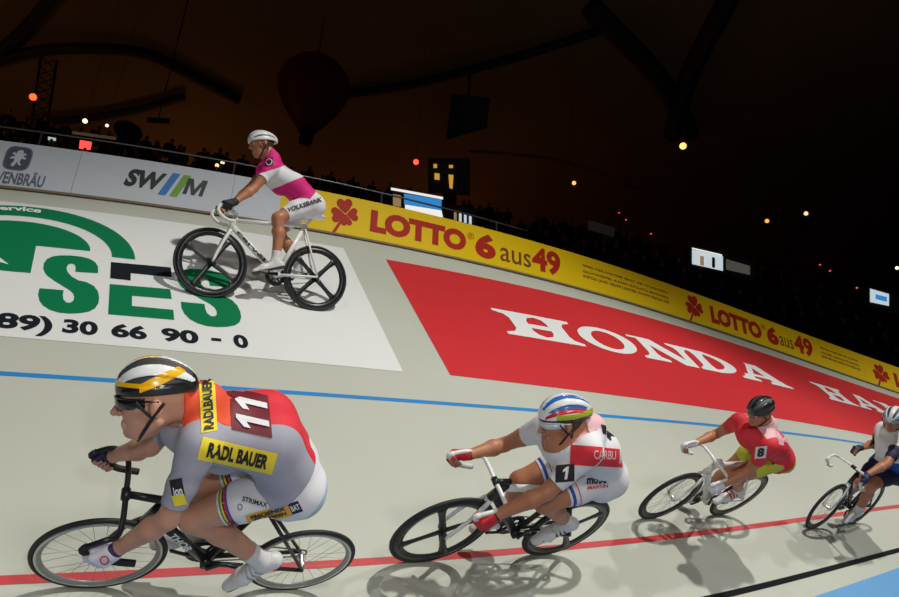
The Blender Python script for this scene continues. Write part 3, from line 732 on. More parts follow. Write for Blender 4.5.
def make_wheel(root, x, R, kind, S, letter=None, ang=0.3, deep=.045):
    c = np.array([x, 0, R]); e = empty('wheel'); e.parent = root; e.location = Vector(c); z = (0, 0, 0)
    tr = .0125 * S; ty = MB(); ty.lathe_y(z, [(R - tr + tr * math.cos(a), tr * math.sin(a)) for a in [2 * math.pi * i / 10 for i in range(10)]], 72); ty.build('tyre', RUBBER, e)
    r0 = R - 2 * tr + .002; rm = CARBON if kind != 'alloy' else GREYRIM; rim = MB()
    rim.lathe_y(z, [(r0, -.011 * S), (r0, .011 * S), (r0 - deep * .45, .012 * S), (r0 - deep, .003 * S), (r0 - deep, -.003 * S), (r0 - deep * .45, -.012 * S)], 72); rim.build('rim', rm, e)
    if kind == 'alloy':
        for sg in (-1, 1):
            m = MB(); y = sg * .0125 * S; m.lathe_y(z, [(r0 - .001, y), (r0 - .001, y + sg * .0008), (r0 - .011, y + sg * .0008), (r0 - .011, y)], 72); m.build('brake_track', ALU, e)
    h = MB(); h.tube([(0, -.045 * S, 0), (0, -.03 * S, 0), (0, 0, 0), (0, .03 * S, 0), (0, .045 * S, 0)], [.012 * S, .019 * S, .013 * S, .019 * S, .012 * S], 14); h.build('hub', CARBON if kind == 'aero' else ALU, e)
    if kind == 'aero':
        for k in range(4):
            a = ang + k * math.pi / 2; d = np.array([math.cos(a), 0, math.sin(a)]); m = MB(); pts = []; rad = []
            for t, w in ((.01, .026), (.06, .024), (.12, .021), (.18, .022), (.23, .028), (r0 - deep * .6, .045)):
                if t <= r0: pts.append(d * t * (r0 / .30 if t < .25 else 1)); rad.append(w * S)
            m.tube(pts, rad, 12, flat=((0, 1, 0), .33)); m.build('blade', CARBON, e)
    else:
        m = MB(); n = 24
        for k in range(n):
            a = 2 * math.pi * k / n + ang; b = a + (.32 if k % 2 else -.32); y = (.03 if k % 4 < 2 else -.03) * S
            m.tube([(.018 * S * math.cos(b), y, .018 * S * math.sin(b)), ((r0 - deep) * math.cos(a), 0, (r0 - deep) * math.sin(a))], .0011, 4, cap=False)
        m.build('spokes', SPOKE, e)
    if letter:
        txt, m_, rr, ht, a0 = letter
        for sg in (1,):
            V, F = text2d(txt, .03); V = V.copy(); V = V - V.min(0); V = V / V[:, 1].max() * ht; VV = []
            for q, p in V:
                a = a0 + (q / rr) * 1.0; r = rr + p; yy = .0137 * S
                VV.append((r * math.cos(a), yy, r * math.sin(a)))
            obj('rim_lettering', VV, F, m_, e, smooth=False)
    return e

def make_bike(b):
    S = b['S']; R = b['Rw']; wb = b['wb']; mw = bike_matrix(*b['place']); root = empty('track_bicycle', mw); tag(root, b['label'], 'bicycle')
    RH = np.array([-wb / 2, 0, R]); FH = np.array([wb / 2, 0, R]); BB = np.array([b['bb'][0], 0, b['bb'][1]])
    ha = np.array([-.29, 0, .956]); HB = FH + np.array([-.035 * S, 0, 0]) + ha * (R + .035); HT = HB + ha * b.get('head', .11) * S
    hip = np.array(b['hip']); ST = hip + np.array([-.01, 0, -.105 * S]); SCp = BB + (ST - BB) * b.get('sc', .80)
    fm, fk, bm_, sm_ = b['frame'], b['fork'], b['bar'], b['stem']
    fr = MB(); k = b.get('fat', 1.0) * S; fl = ((0, 1, 0), .62)
    fr.tube([HB - ha * .012, HT + ha * .012], .022 * k, 14)
    fr.tube([HT - ha * .025, SCp], [.019 * k, .016 * k], 12, m=b.get('topmat', 0)); fr.tube([HB + ha * .03, BB], [.026 * k, .024 * k], 14, flat=fl)
    fr.tube([BB, SCp + unit(SCp - BB) * .02], [.021 * k, .018 * k], 12, flat=fl)
    for sg in (-1, 1):
        y = sg * .035 * S
        fr.tube([BB + (-.02, y * .6, 0), (RH[0] * .5 + BB[0] * .5, y, RH[2] * .5 + BB[2] * .5), RH + (0, sg * .055 * S, 0)], [.013 * k, .011 * k, .009 * k], 8)
        fr.tube([SCp + (0, y * .5, -.03), RH + (0, sg * .055 * S, 0)], [.010 * k, .008 * k], 8)
    fr.tube([BB + (0, -.036 * S, 0), BB + (0, .036 * S, 0)], .023 * k, 14)
    frame_o = fr.build('frame', [fm, b.get('top', fm)], root)
    fo = MB()
    fo.tube([HB + ha * .0, HB - ha * .03], .021 * k, 12)
    for sg in (-1, 1): fo.tube(bez([HB + np.array([0, sg * .016 * S, -.015]), HB * .55 + FH * .45 + np.array([.004, sg * .046 * S, 0]), FH + (0, sg * .05 * S, 0)], 5), [.015 * k] * 5 + [.012 * k] * 5 + [.008 * k], 8, flat=((0, 1, 0), .7))
    fo.build('fork', fk, root)
    make_wheel(root, FH[0], R, b['wheels'][0], S, b.get('rimtext'), b.get('ang', .3), b.get('deep', .045)); make_wheel(root, RH[0], R, b['wheels'][1], S, b.get('rimtext2'), b.get('ang2', .1), b.get('deep', .045))
    # stem and bar
    Bc = np.array(b['clamp'], float); st = MB(); st.tube([HT + ha * .01, HT + ha * .035, Bc], [.019 * S, .019 * S, .016 * S], 12); st.tube([Bc + (0, -.022, 0), Bc + (0, .022, 0)], .02 * S, 12); st.build('stem', sm_, root)
    G = np.array(b['grip'], float); bar = MB(); tapes = []
    for sg in (-1, 1):
        w = sg * b['barw']; top = Bc[2]; xf = G[0]
        gp = np.array(b.get('gripL' if sg > 0 else 'gripR', (G[0], w, G[2])), float); gp[1] = w if 'gripL' not in b else gp[1]; w = gp[1]; ax_ = unit(b.get('axis', (.8, 0, .6)))
        F_ = gp + ax_ * .062 * S; pts = [Bc, Bc + (0.0, w * .5, .002), (Bc[0] + .012, w * .86, top), (Bc[0] * .45 + F_[0] * .55, w, max(top, F_[2]) + .008), F_ + (0.012, 0, .0), gp, gp - ax_ * .06 * S + (-.012, 0, -.004), gp - ax_ * .07 * S + (-.10 * S, 0, -.012)]
        if b.get('hoods'): pts = [Bc, Bc + (0.0, w * .5, .002), (Bc[0] + .012, w * .86, top), gp - ax_ * .02, gp + ax_ * .05, gp + ax_ * .075 + (0, 0, -.045), gp + (.03, 0, -.105), gp + (-.02, 0, -.125), gp + (-.07, 0, -.127)]
        P = bez(pts, 6); bar.tube(P, .0125 * S, 10); tape = MB().tube(P[22:], .0155 * S, 10); tapes.append(tape)
    hb = bar.build('handlebar', bm_, root)
    for tp in tapes: tp.build('bar_tape', b.get('tape', bm_), hb)
    # saddle and post
    sp = MB(); sp.tube([SCp, ST + (0, 0, -.04)], .0135 * S, 12, flat=fl); sp.build('seat_post', b.get('post', CARBON), root)
    sd = MB(); P = []; Rr = []
    for x, w in ((-.13, .055), (-.09, .072), (-.04, .06), (.02, .034), (.08, .022), (.13, .018)): P.append(ST + np.array([x * S, 0, (.0 if x < .05 else -.006) - .012])); Rr.append(w * S)
    sd.tube(P, Rr, 16, flat=((0, 0, 1), .33)); sd.build('saddle', b.get('saddle', CARBON), root)
    # cranks
    cl = .165 * S; ph = b['phi']; ce = MB(); r0 = .095 * S
    ch = []
    for i in range(48): a = 2 * math.pi * i / 48; ch += [(r0 + (.004 if i % 2 else -.001), -.047 * S), (r0 - .02, -.047 * S)]
    V = []; F = []
    for i in range(48):
        a = 2 * math.pi * i / 48; r = r0 + (.004 if i % 2 else -.001)
        for rr in (r, r0 * .62):
            for y in (-.047 * S, -.043 * S): V.append((BB[0] + rr * math.cos(a), y, BB[2] + rr * math.sin(a)))
        j = (i + 1) % 48; p = i * 4; q = j * 4; F += [(p, q, q + 2, p + 2), (p + 1, p + 3, q + 3, q + 1), (p, p + 1, q + 1, q), (p + 2, q + 2, q + 3, p + 3)]
    ce.add(V, F)
    for kk in range(5):
        a = ph + .3 + kk * 2 * math.pi / 5; ce.tube([BB + (0, -.045 * S, 0), BB + np.array([r0 * .68 * math.cos(a), -.045 * S, r0 * .68 * math.sin(a)])], .008 * S, 6)
    crank = ce.build('chainring', CARBON, root)
    for sg in (1, -1):
        a = ph + (0 if sg > 0 else math.pi); E_ = BB + np.array([cl * math.cos(a), sg * .068 * S, cl * math.sin(a)]); m = MB()
        m.tube([BB + (0, sg * .05 * S, 0), BB * .5 + E_ * .5, E_], [.016 * S, .013 * S, .012 * S], 10, flat=((0, 1, 0), .6)); arm = m.build('crank_arm', CARBON, root)
        m = MB(); m.tube([E_, E_ + (0, sg * .06 * S, 0)], .006 * S, 8); m.box(E_ + (-.04 * S, sg * .06 * S - .022 * S, -.009 * S), E_ + (.04 * S, sg * .06 * S + .022 * S, .006 * S)); m.build('pedal', STEEL, arm, smooth=False)
    m = MB(); r1 = .032 * S; y = -.045 * S; d = unit(RH - BB); up = np.array([-d[2], 0, d[0]]); up = up if up[2] > 0 else -up
    loop = [BB + up * r0 + (0, y, 0), RH + up * r1 + (0, y, 0)] + [RH + (r1 * math.cos(a) * 1, y, r1 * math.sin(a)) for a in np.linspace(math.pi * .6, math.pi * 1.4, 6)] + [RH - up * r1 + (0, y, 0), BB - up * r0 + (0, y, 0)] + [BB + (r0 * math.cos(a), y, r0 * math.sin(a)) for a in np.linspace(-math.pi * .45, math.pi * .45, 10)]
    m.tube(loop, .0045 * S, 6, closed=True); m.build('chain', CHAINM, root)
    # name along the down tube
    if b.get('word'):
        t_, m_, a, e_, hgt = b['word']; D0 = HB + ha * .03; d = BB - D0; n = unit(np.cross(np.array([0, 1., 0]), d)); V2, F = text2d(t_, .035); V2 = V2 - V2.min(0); V2 = V2 / V2.max(0); u = d
        V = [D0 + u * (a + (e_ - a) * x) + n * (hgt * (z_ - .5)) + (0, .027 * k * .62 + .0012, 0) for x, z_ in V2]
        obj('frame_lettering', V, F, m_, frame_o, smooth=False)
    return root

# ------------------------------------------------------------------ the riders
def make_rider(r):
    S = r['S']; J = {k: np.array(v, float) for k, v in r['pose'].items()}; mw = bike_matrix(*r['place']); h = r['res']
    hipL, hipR, shL, shR, c7 = J['hipL'], J['hipR'], J['shL'], J['shR'], J['c7']
    H = (hipL + hipR) / 2; SH = (shL + shR) / 2; sp = unit(SH - H); latp = unit(hipL - hipR); lats = unit(shL - shR); lat = unit(latp + lats); lat = unit(lat - sp * (lat @ sp)); dors = unit(np.cross(sp, lat))
    if dors[2] < 0: dors = -dors
    Lt = np.linalg.norm(SH - H)
    # head
    pit, yaw, rol = [math.radians(a) for a in r['head']]
    g = np.array([math.cos(pit) * math.cos(yaw), math.cos(pit) * math.sin(yaw), math.sin(pit)]); hl = unit(np.cross([0, 0, 1], g)); hu = np.cross(g, hl)
    hl, hu = hl * math.cos(rol) + hu * math.sin(rol), hu * math.cos(rol) - hl * math.sin(rol)
    AX = np.array([g, hl, hu]); BS = S; HS = S * r.get('hs', 1.0); hc = J['head'] - hu * .028 * HS - g * .005
    def hp(x, y, z): return hc + HS * (g * x + hl * y + hu * z)
    def head_parts(P):
        d = ell_sdf(P, hp(-.012, 0, .03), AX, np.array([.100, .078, .092]) * HS)
        d = smin(d, ell_sdf(P, hp(.022, 0, -.035), AX, np.array([.068, .060, .085]) * HS), .03 * HS)
        d = smin(d, cap_sdf(P, hp(.052, 0, -.095), hp(.066, 0, -.098), .026 * HS, .020 * HS), .03 * HS)          # chin
        for sg in (-1, 1):
            d = smin(d, cap_sdf(P, hp(-.015, sg * .052, -.062), hp(.05, sg * .02, -.098), .016 * HS, .014 * HS), .02 * HS)   # jaw
            d = smin(d, cap_sdf(P, hp(.066, sg * .038, -.022), hp(.04, sg * .062, -.015), .016 * HS, .014 * HS), .02 * HS)   # cheekbone
            d = smin(d, cap_sdf(P, hp(.083, sg * .014, .018), hp(.072, sg * .042, .016), .011 * HS, .009 * HS), .012 * HS)   # brow
            so = ell_sdf(P, hp(.094, sg * .031, -.002), AX, np.array([.016, .016, .012]) * HS); d = -smin(-d, so, .008 * HS)
            d = smin(d, ell_sdf(P, hp(-.010, sg * .080, -.014), AX, np.array([.019, .012, .031]) * HS), .006 * HS)            # ear
        d = smin(d, cap_sdf(P, hp(.088, 0, .006), hp(.112, 0, -.032), .009 * HS, .012 * HS), .010 * HS)             # nose
        for sg in (-1, 1): d = smin(d, cap_sdf(P, hp(.100, sg * .010, -.035), hp(.098, sg * .011, -.036), .008 * HS, .008 * HS), .006 * HS)
        d = smin(d, cap_sdf(P, hp(.085, -.018, -.066), hp(.085, .018, -.066), .0075 * HS, .0075 * HS), .008 * HS)      # lips
        d = smin(d, cap_sdf(P, hp(.083, -.016, -.077), hp(.083, .016, -.077), .008 * HS, .008 * HS), .006 * HS)
        return d
    # hands
    HANDS = {}
    for sg, k in ((1, 'L'), (-1, 'R')):
        wr, el = J['wr' + k], J['el' + k]; fdir = unit(wr - el); tube = unit(r.get('grip_axis' + k, (.8, 0, .6))); grip = np.array(r['grip' + k]); out = np.array([0, sg, 0.])
        inn = grip - wr; w = unit(inn - tube * (inn @ tube) * .6)
        HANDS[k] = (wr, grip, tube, unit(w - tube * (w @ tube)), out)
    def hand_sdf(P, k, glove=False):
        wr, grip, t, w, out = HANDS[k]; n = unit(np.cross(t, w)); n = n if n @ out > 0 else -n   # palm lies on the outer side of the bar
        rb = .020 * S; rf = .0092 * S; wd = .0208 * S
        palm0 = wr + (grip - wr) * .35 + n * .010 * S; base_c = grip + n * (rb + .006 * S) - w * .012 * S
        L = [cap_sdf(P, wr, palm0, .027 * S, .028 * S)]
        fs = []
        for i in range(4):
            o_ = t * (wd * (1.5 - i)); kn = base_c + o_
            L.append(cap_sdf(P, palm0 + o_ * .75, kn, .017 * S, .014 * S))
            pts = [kn]; ln = (.92, 1.0, .95, .8)[i]
            for a in (35, 95, 150, 205)[: 4]:
                aa = math.radians(a * (.9 + .1 * ln)); pts.append(grip + o_ + (n * math.cos(aa) + w * math.sin(aa)) * (rb + rf * .6))
            m = 2 if glove else 4
            f = np.minimum.reduce([cap_sdf(P, pts[j], pts[j + 1], rf * (1.08 - .06 * j), rf * (1.02 - .06 * j)) for j in range(m)]); fs.append(f)
        th = [wr + (grip - wr) * .45 + t * .022 * S, grip - w * rb * .9 + t * .040 * S, grip - n * rb * .8 + t * .046 * S - w * rb * .4, grip - n * (rb + .004) + t * .042 * S + w * rb * .5]
        T_ = np.minimum.reduce([cap_sdf(P, th[j], th[j + 1], (.015, .0115, .010)[j] * S, (.0115, .010, .009)[j] * S) for j in range(2 if glove else 3)])
        d = smins(L, .012 * S); d = smin(d, np.minimum.reduce(fs), .004 * S); return smin(d, T_, .006 * S)
    # chains
    arch = dors * r.get('arch', .055) * S; M_ = (H * .52 + SH * .48) + arch; fatk = r.get('fat', 1.0)
    def torso(P):
        L = []
        for sg in (-1, 1):
            o1 = latp * sg * .062 * S; o2 = lat * sg * .062 * S; o3 = lats * sg * .075 * S
            L += [cap_sdf(P, H + o1 - sp * .01, M_ + o2 - dors * .03, .108 * S * fatk, .105 * S * fatk), cap_sdf(P, M_ + o2 - dors * .03, SH + o3 - dors * .02 - sp * .03, .105 * S * fatk, .092 * S)]
            hj = hipL if sg > 0 else hipR; L.append(cap_sdf(P, hj - sp * .035 * S + latp * sg * .015 - dors * .01, hj - sp * .02 - dors * .06 * S, .098 * S, .09 * S))
            sh = shL if sg > 0 else shR
            L.append(cap_sdf(P, c7 - sp * .03 * S - dors * .02, sh, .058 * S, .054 * S)); L.append(cap_sdf(P, sh - dors * .01, sh + (J['el' + ('L' if sg > 0 else 'R')] - sh) * .25, .057 * S, .050 * S))
        L.append(cap_sdf(P, SH - dors * .05 * S, H * .35 + SH * .65 - dors * .05 * S, .095 * S, .10 * S))
        L.append(cap_sdf(P, c7 - dors * .05 * S, M_ - dors * .035 * S, .055 * S, .10 * S))
        return smins(L, .04 * S)
    def neck(P): return cap_sdf(P, c7 + dors * .0, hp(-.03, 0, -.03), .058 * S, .050 * HS)
    def arm(P, k):
        a, b, c = J['sh' + k], J['el' + k], J['wr' + k]; d = unit(b - a); e = unit(c - b)
        L = [cap_sdf(P, a, a * .45 + b * .55, .052 * S, .047 * S), cap_sdf(P, a * .45 + b * .55, b, .047 * S, .038 * S), cap_sdf(P, b, b * .68 + c * .32, .038 * S, .043 * S), cap_sdf(P, b * .68 + c * .32, c, .043 * S, .027 * S)]
        return smins(L, .018 * S)
    def leg(P, k):
        a, b, c, t = J['hip' + k], J['kn' + k], J['an' + k], J['to' + k]; d = unit(c - b); back = unit(np.cross(d, [0, 1, 0])); back = back if back[0] < 0 else -back; dd = unit(b - a); up_ = unit(np.cross([0, 1, 0], dd)); up_ = up_ if up_[2] > 0 else -up_
        L = [cap_sdf(P, a, a * .5 + b * .5 + up_ * .012, .096 * S, .082 * S), cap_sdf(P, a * .5 + b * .5 + up_ * .012, b, .082 * S, .056 * S), cap_sdf(P, b + unit(d - dd) * -.004, b * .88 + c * .12, .056 * S, .050 * S),
             cap_sdf(P, b * .9 + c * .1, b * .66 + c * .34 + back * .016 * S, .046 * S, .054 * S), cap_sdf(P, b * .66 + c * .34 + back * .016 * S, c, .054 * S, .036 * S)]
        L.append(foot(P, k)); return smins(L, .025 * S)
    FT = {}
    for k in 'LR':
        an, to = J['an' + k], J['to' + k]; u = unit(to - an); dn = unit(np.cross(u, [0, 1, 0])); dn = dn if dn[0] < 0 or dn[2] < -.5 else -dn
        if dn[2] > 0: dn = -dn
        heel = an + dn * .045 * S - u * .03 * S; ball = an * .3 + to * .7 + dn * .006 * S; toe = to + u * .03 * S + dn * .002; sd = unit(ball - heel); sn = unit(np.cross(sd, [0, 1, 0])); sn = sn if sn @ dn > 0 else -sn
        FT[k] = (an, heel, ball, toe, sd, sn)
    def foot(P, k):
        an, heel, ball, toe, sd, sn = FT[k]
        L = [cap_sdf(P, an, heel, .036 * S, .030 * S), cap_sdf(P, an, ball, .034 * S, .026 * S), cap_sdf(P, heel, ball, .029 * S, .030 * S), cap_sdf(P, ball, toe, .034 * S, .024 * S)]
        return smins(L, .02 * S)
    def body(P):
        t = torso(P); nk = smin(neck(P), head_parts(P), .02 * S); d = smin(t, nk, .03 * S)
        for k in 'LR':
            A = smin(arm(P, k), hand_sdf(P, k), .014 * S); d = np.minimum(smin(t, A, .02 * S), d) if False else smin(d, A, .032 * S)
        for k in 'LR': d = np.minimum(d, smin(t, leg(P, k), .03 * S))
        return d
    pts = np.array(list(J.values()) + [r['gripL'], r['gripR'], hp(.13, 0, 0)]); lo = pts.min(0) - .17 * S; hi = pts.max(0) + .17 * S
    V, F = surface(body, lo, hi, h); T = to_tris(F)
    head_d = np.minimum(head_parts(V), 9); M = [0] * len(T)
    lips = lambda V: np.minimum(cap_sdf(V, hp(.092, -.015, -.068), hp(.092, .015, -.068), .009 * S, .009 * S), cap_sdf(V, hp(.092, -.013, -.078), hp(.092, .013, -.078), .009 * S, .009 * S))
    Vb, Tb, Mb = relabel(V, T, M, None, [(lips, 1)])
    LIP = mat('lip', srgb(176, 100, 90), .45)
    me = obj('person', Vb, Tb, [r['skin'], LIP], None, True, Mb, mw); tag(me, r['label'], 'person')
    root = me
    # fields over the skin that cut the garments
    head_d0 = head_parts(V); dT = torso(V); dA = {k: arm(V, k) for k in 'LR'}; dL = {k: leg(V, k) for k in 'LR'}; dH = smin(neck(V), head_parts(V), .02 * S)
    along = lambda V, a, b: (V - a) @ unit(b - a)
    wa = (V - H) @ sp; dl = np.minimum(dL['L'], dL['R']); da = np.minimum(dA['L'], dA['R'])
    nckcut = (V - c7) @ unit(hp(-.03, 0, -.03) - c7) - r.get('collar', .05) * S
    f = np.maximum.reduce([-(wa + r.get('waist', .0) * S), np.minimum(nckcut, dT + .03 - dH), np.minimum(dT - head_d0 - .012, (V - hc) @ g + .05), np.minimum.reduce([.03 - head_d0, -((V - hc) @ hu) - .045 * HS, (V - hc) @ g + .045 * HS]), (dT - dl) - .012, (dT - da) - .03])
    for k in 'LR':
        o2 = dA['R' if k == 'L' else 'L']; hem = np.linalg.norm(J['el' + k] - J['sh' + k]) * r.get('sleeve' + k, r.get('sleeve', .72))
        f = np.minimum(f, np.maximum.reduce([along(V, J['sh' + k], J['el' + k]) - hem, -along(V, J['sh' + k], J['el' + k]) - .03, (dA[k] - dT) - .02, .018 - head_d0, (dA[k] - dl) - 0.0, (dA[k] - o2), cap_sdf(V, J['sh' + k], J['el' + k], .04, .04) - cap_sdf(V, J['el' + k], J['wr' + k], .04, .04)]))
    Vj, Tj, Mj = split(V, T, [0] * len(T), f, keep_out=False)
    u_of = lambda V: ((V - H) @ sp / Lt, (V - H) @ lat / S, (V - H) @ dors / S)
    Vj, Tj, Mj = relabel(Vj, Tj, Mj, None, r['jersey_pattern'](u_of, J, S, along))
    jersey = cloth('jersey', Vj, Tj, Mj, r['jersey'], root, .007 * S)
    fs = np.maximum.reduce([(wa - .05 * S), np.where(dl < dT, -1, -1), (dT - da) - .03, dT - dl - .02])
    fs = np.maximum(fs, -9)
    for k in 'LR':
        L_ = np.linalg.norm(J['kn' + k] - J['hip' + k]); o2 = dL['R' if k == 'L' else 'L']
        fs = np.minimum(fs, np.maximum.reduce([along(V, J['hip' + k], J['kn' + k]) - L_ * r.get('short', .70), dL[k] - dT - .03, dL[k] - da, dL[k] - o2, cap_sdf(V, J['hip' + k], J['kn' + k], .06, .06) - cap_sdf(V, J['kn' + k], J['an' + k], .05, .05)]))
    Vs, Ts, Ms = split(V, T, [0] * len(T), fs, keep_out=False)
    Vs, Ts, Ms = relabel(Vs, Ts, Ms, None, r['shorts_pattern'](J, S, along, H, sp, lat))
    shorts = cloth('shorts', Vs, Ts, Ms, r['shorts'], root, .004 * S)
    # socks, shoes, gloves
    for k in 'LR':
        an, heel, ball, toe, sd, sn = FT[k]; kn = J['kn' + k]; x = (V - an) @ unit(kn - an)
        fk = np.maximum.reduce([x - r.get('sock', .10) * S, -x - .03, dL[k] - dL['R' if k == 'L' else 'L'], dL[k] - .01 - dT])
        Vk, Tk, Mk = split(V, T, [0] * len(T), fk, keep_out=False); cloth('sock', Vk, Tk, Mk, [r['sock_m']], root, .003 * S)
        def shoe_f(P): return np.maximum(foot(P, k) - .006 * S, (P - an) @ (-sn) - .006 * S)
        b_ = np.array([an, heel, ball, toe]); Vo, Fo = surface(shoe_f, b_.min(0) - .06, b_.max(0) + .06, h * .75); To = to_tris(Fo)
        sole = lambda V: -(((V - ball) @ sn) - .016 * S) ; Mo = [0] * len(To)
        pats = [(sole, 1)]
        if r.get('shoe_stripes'):
            for q in (.25, .42, .58): pats.append((lambda V, q=q: np.maximum(np.abs(((V - heel) @ sd) / np.linalg.norm(ball - heel) - q - .15 + ((V - heel) @ sn) * 2.0) - .045, ((V - ball) @ sn) - .012 * S), 2))
        Vo, To, Mo = relabel(Vo, To, Mo, None, pats); shoe = obj('shoe', Vo, To, r['shoe'], root, True, Mo)
        m = MB()
        for q in (.35, .55, .75):
            c_ = an * (1 - q) + ball * q - sn * .012 * S; m.tube(bez([c_ + np.array([0, .036 * S, 0]) + sn * .025 * S, c_ + np.array([0, .028 * S, 0]) - sn * .014 * S, c_ - sn * .026 * S, c_ + np.array([0, -.028 * S, 0]) - sn * .014 * S, c_ + np.array([0, -.036 * S, 0]) + sn * .025 * S], 4), .006 * S, 6, flat=(sn, .5))
        m.build('strap', r['strap_m'], shoe)
        wr, grip = HANDS[k][0], HANDS[k][1]; ax = unit(J['el' + k] - wr)
        def gl(P): return np.maximum(hand_sdf(P, k, True) - .0035 * S, (P - wr) @ ax - .012 * S)
        Vg, Fg = surface(gl, np.minimum(wr, grip) - .11, np.maximum(wr, grip) + .11, min(h, .0045)); Tg = to_tris(Fg)
        Vg, Tg, Mg = relabel(Vg, Tg, [0] * len(Tg), None, [(lambda V: -(np.abs((V - wr) @ ax) * 0 + ((V - wr) @ ax) + .006 * S), 1)] if r.get('glove_cuff') else [])
        glove = obj('glove', Vg, Tg, r.get('glove' + k, r['glove']), root, True, Mg)
        if k == 'L': gloveL = glove
    # eyes
    for sg in (-1, 1):
        c_ = hp(.080, sg * .031, -.003); m = MB(); m.ball((0, 0, 0), .0125 * HS, nu=16, nv=12); V_ = np.array(m.V); fi = [1 if np.mean([V_[i] @ g for i in f_]) > .0115 * HS * .85 else 0 for f_ in m.F]
        obj('eye', [c_ + v for v in V_], m.F, [EYEW, EYED], root, True, fi)
        m = MB(); m.tube([hp(.091, sg * .016, .016), hp(.094, sg * .032, .020), hp(.082, sg * .048, .014)], .0035 * HS, 6); m.build('eyebrow', r['hair_m'], root)
    # hair below the helmet rim
    fh = np.maximum.reduce([head_parts(V) - .006, (V - hc) @ g + .018 * HS, -((V - hc) @ hu + .070 * HS)])
    Vh, Th, Mh = split(V, T, [0] * len(T), fh, keep_out=False)
    if len(Th) and r.get('hair', True): cloth('hair', Vh, Th, Mh, [r['hair_m']], root, .004 * HS)
    # helmet: a dome of ridges and vents with a pointed tail
    hm = MB(); nu, nv = 100, 36; V_ = []; F_ = []; M2 = []; Hc = hp(r.get('hx', -.012), 0, r.get('hz', .034)); HS0 = HS; HS = HS * r.get('hms', 1.0); tl = r.get('tail', .03)
    for i in range(nv + 1):
        th = math.radians(100) * i / nv
        for j in range(nu):
            w = 2 * math.pi * j / nu; x, y, z = math.sin(th) * math.cos(w), math.sin(th) * math.sin(w), math.cos(th)
            rx = .128 * r.get('hml', 1) + (tl * max(0, -math.cos(w)) ** 2 * math.sin(th) if x < 0 else .0); q = math.atan2(y, z + .25); rid = math.cos(q * r.get('ridges', 9)); lenmask = max(0, 1 - (abs(x) / .93) ** 6) * min(1, i / 5)
            k_ = 1 - .055 * min(1, max(0, (-rid - .0) * 3)) * lenmask
            zz = .098 * r.get('hmh', 1) * z * k_; zz -= .018 * max(0, math.cos(w)) * math.sin(th) * (1 if z < .3 else 0) * 0
            V_.append(Hc + HS * k_ * (g * rx * x + hl * .094 * y) + HS * hu * (zz if z > 0 else .098 * z * .9))
    for i in range(nv):
        for j in range(nu):
            a = i * nu + j; b = i * nu + (j + 1) % nu; F_.append((a, b, b + nu, a + nu))
    n0 = len(V_); 
    for j in range(nu): V_.append(np.array(V_[nv * nu + j]) * .86 + Hc * .14)
    for j in range(nu): F_.append((nv * nu + j, nv * nu + (j + 1) % nu, n0 + (j + 1) % nu, n0 + j))
    def hc_(V):
        p_ = (np.asarray(V) - Hc) @ AX.T / HS; X, Y, Z = p_[:, 0] / np.where(p_[:, 0] < 0, .128 * r.get('hml', 1) + tl * .7, .128 * r.get('hml', 1)), p_[:, 1] / .094, p_[:, 2] / (.098 * r.get('hmh', 1)); n_ = np.sqrt(X * X + Y * Y + Z * Z) + 1e-9; X, Y, Z = X / n_, Y / n_, Z / n_
        q_ = np.arctan2(Y, Z + .25); return X, Y, Z, q_, np.cos(q_ * r.get('ridges', 9))
    V_, T_, M2 = relabel(np.array(V_), to_tris(np.array([f_[::-1] for f_ in F_])), [0] * (2 * len(F_)), None, [(lambda V, fn=fn: fn(*hc_(V)), mi) for fn, mi in r['helmet_paint']])
    hel = obj('helmet', V_, T_, r['helmet'], root, True, M2)
    HS = HS0
    m = MB()
    for sg in (-1, 1):
        m.tube(bez([hp(-.035, sg * .090, .005), hp(-.005, sg * .086, -.035), hp(.03, sg * .055, -.095), hp(.045, 0, -.128)], 5), .0055 * HS, 6); m.tube(bez([hp(.045, sg * .088, .012), hp(.02, sg * .084, -.02), hp(-.002, sg * .083, -.04)], 4), .0045 * HS, 6)
    m.build('chin_strap', r.get('strap_dark', DARK), hel)
    if r.get('glasses'):
        V_ = []; F_ = []
        for i in range(25):
            a = math.radians(-78 + 156 * i / 24); rr = (.108 * math.cos(a) ** 2 + .088 * math.sin(a) ** 2)
            for z, o in ((.018, 0), (-.020 * (1 - .35 * abs(a)) - (.0 if abs(a) > .25 else -.008), 0), (-.020 * (1 - .35 * abs(a)) - (.0 if abs(a) > .25 else -.008), -.003), (.018, -.003)): V_.append(hp((rr + o) * math.cos(a) + .002, (rr + o) * math.sin(a) * .92, z))
        for i in range(24):
            p = i * 4
            for j in range(4): F_.append((p + j, p + (j + 1) % 4, p + 4 + (j + 1) % 4, p + 4 + j))
        gs = obj('sunglasses', V_, F_, r['glasses'][0], root); m = MB()
        m.tube([hp((.108 * math.cos(a) ** 2 + .088 * math.sin(a) ** 2) * math.cos(a) + .002, (.108 * math.cos(a) ** 2 + .088 * math.sin(a) ** 2) * math.sin(a) * .92, .018) for a in [math.radians(-78 + 156 * i / 24) for i in range(25)]], .003 * HS, 6)
        for sg in (-1, 1): m.tube([hp(.02, sg * .086, .012), hp(-.02, sg * .085, .008)], .0032 * HS, 6)
        m.build('glasses_frame', r['glasses'][1], gs)
    # printed patches on the clothing
    dg = bpy.context.evaluated_depsgraph_get()
    trees = {}
    for nm, o in (('jersey', jersey), ('shorts', shorts), ('glove', gloveL), ('helmet', hel)):
        me_ = o.data; trees[nm] = (BVHTree.FromPolygons([v.co.copy() for v in me_.vertices], [tuple(p.vertices) for p in me_.polygons]), o)
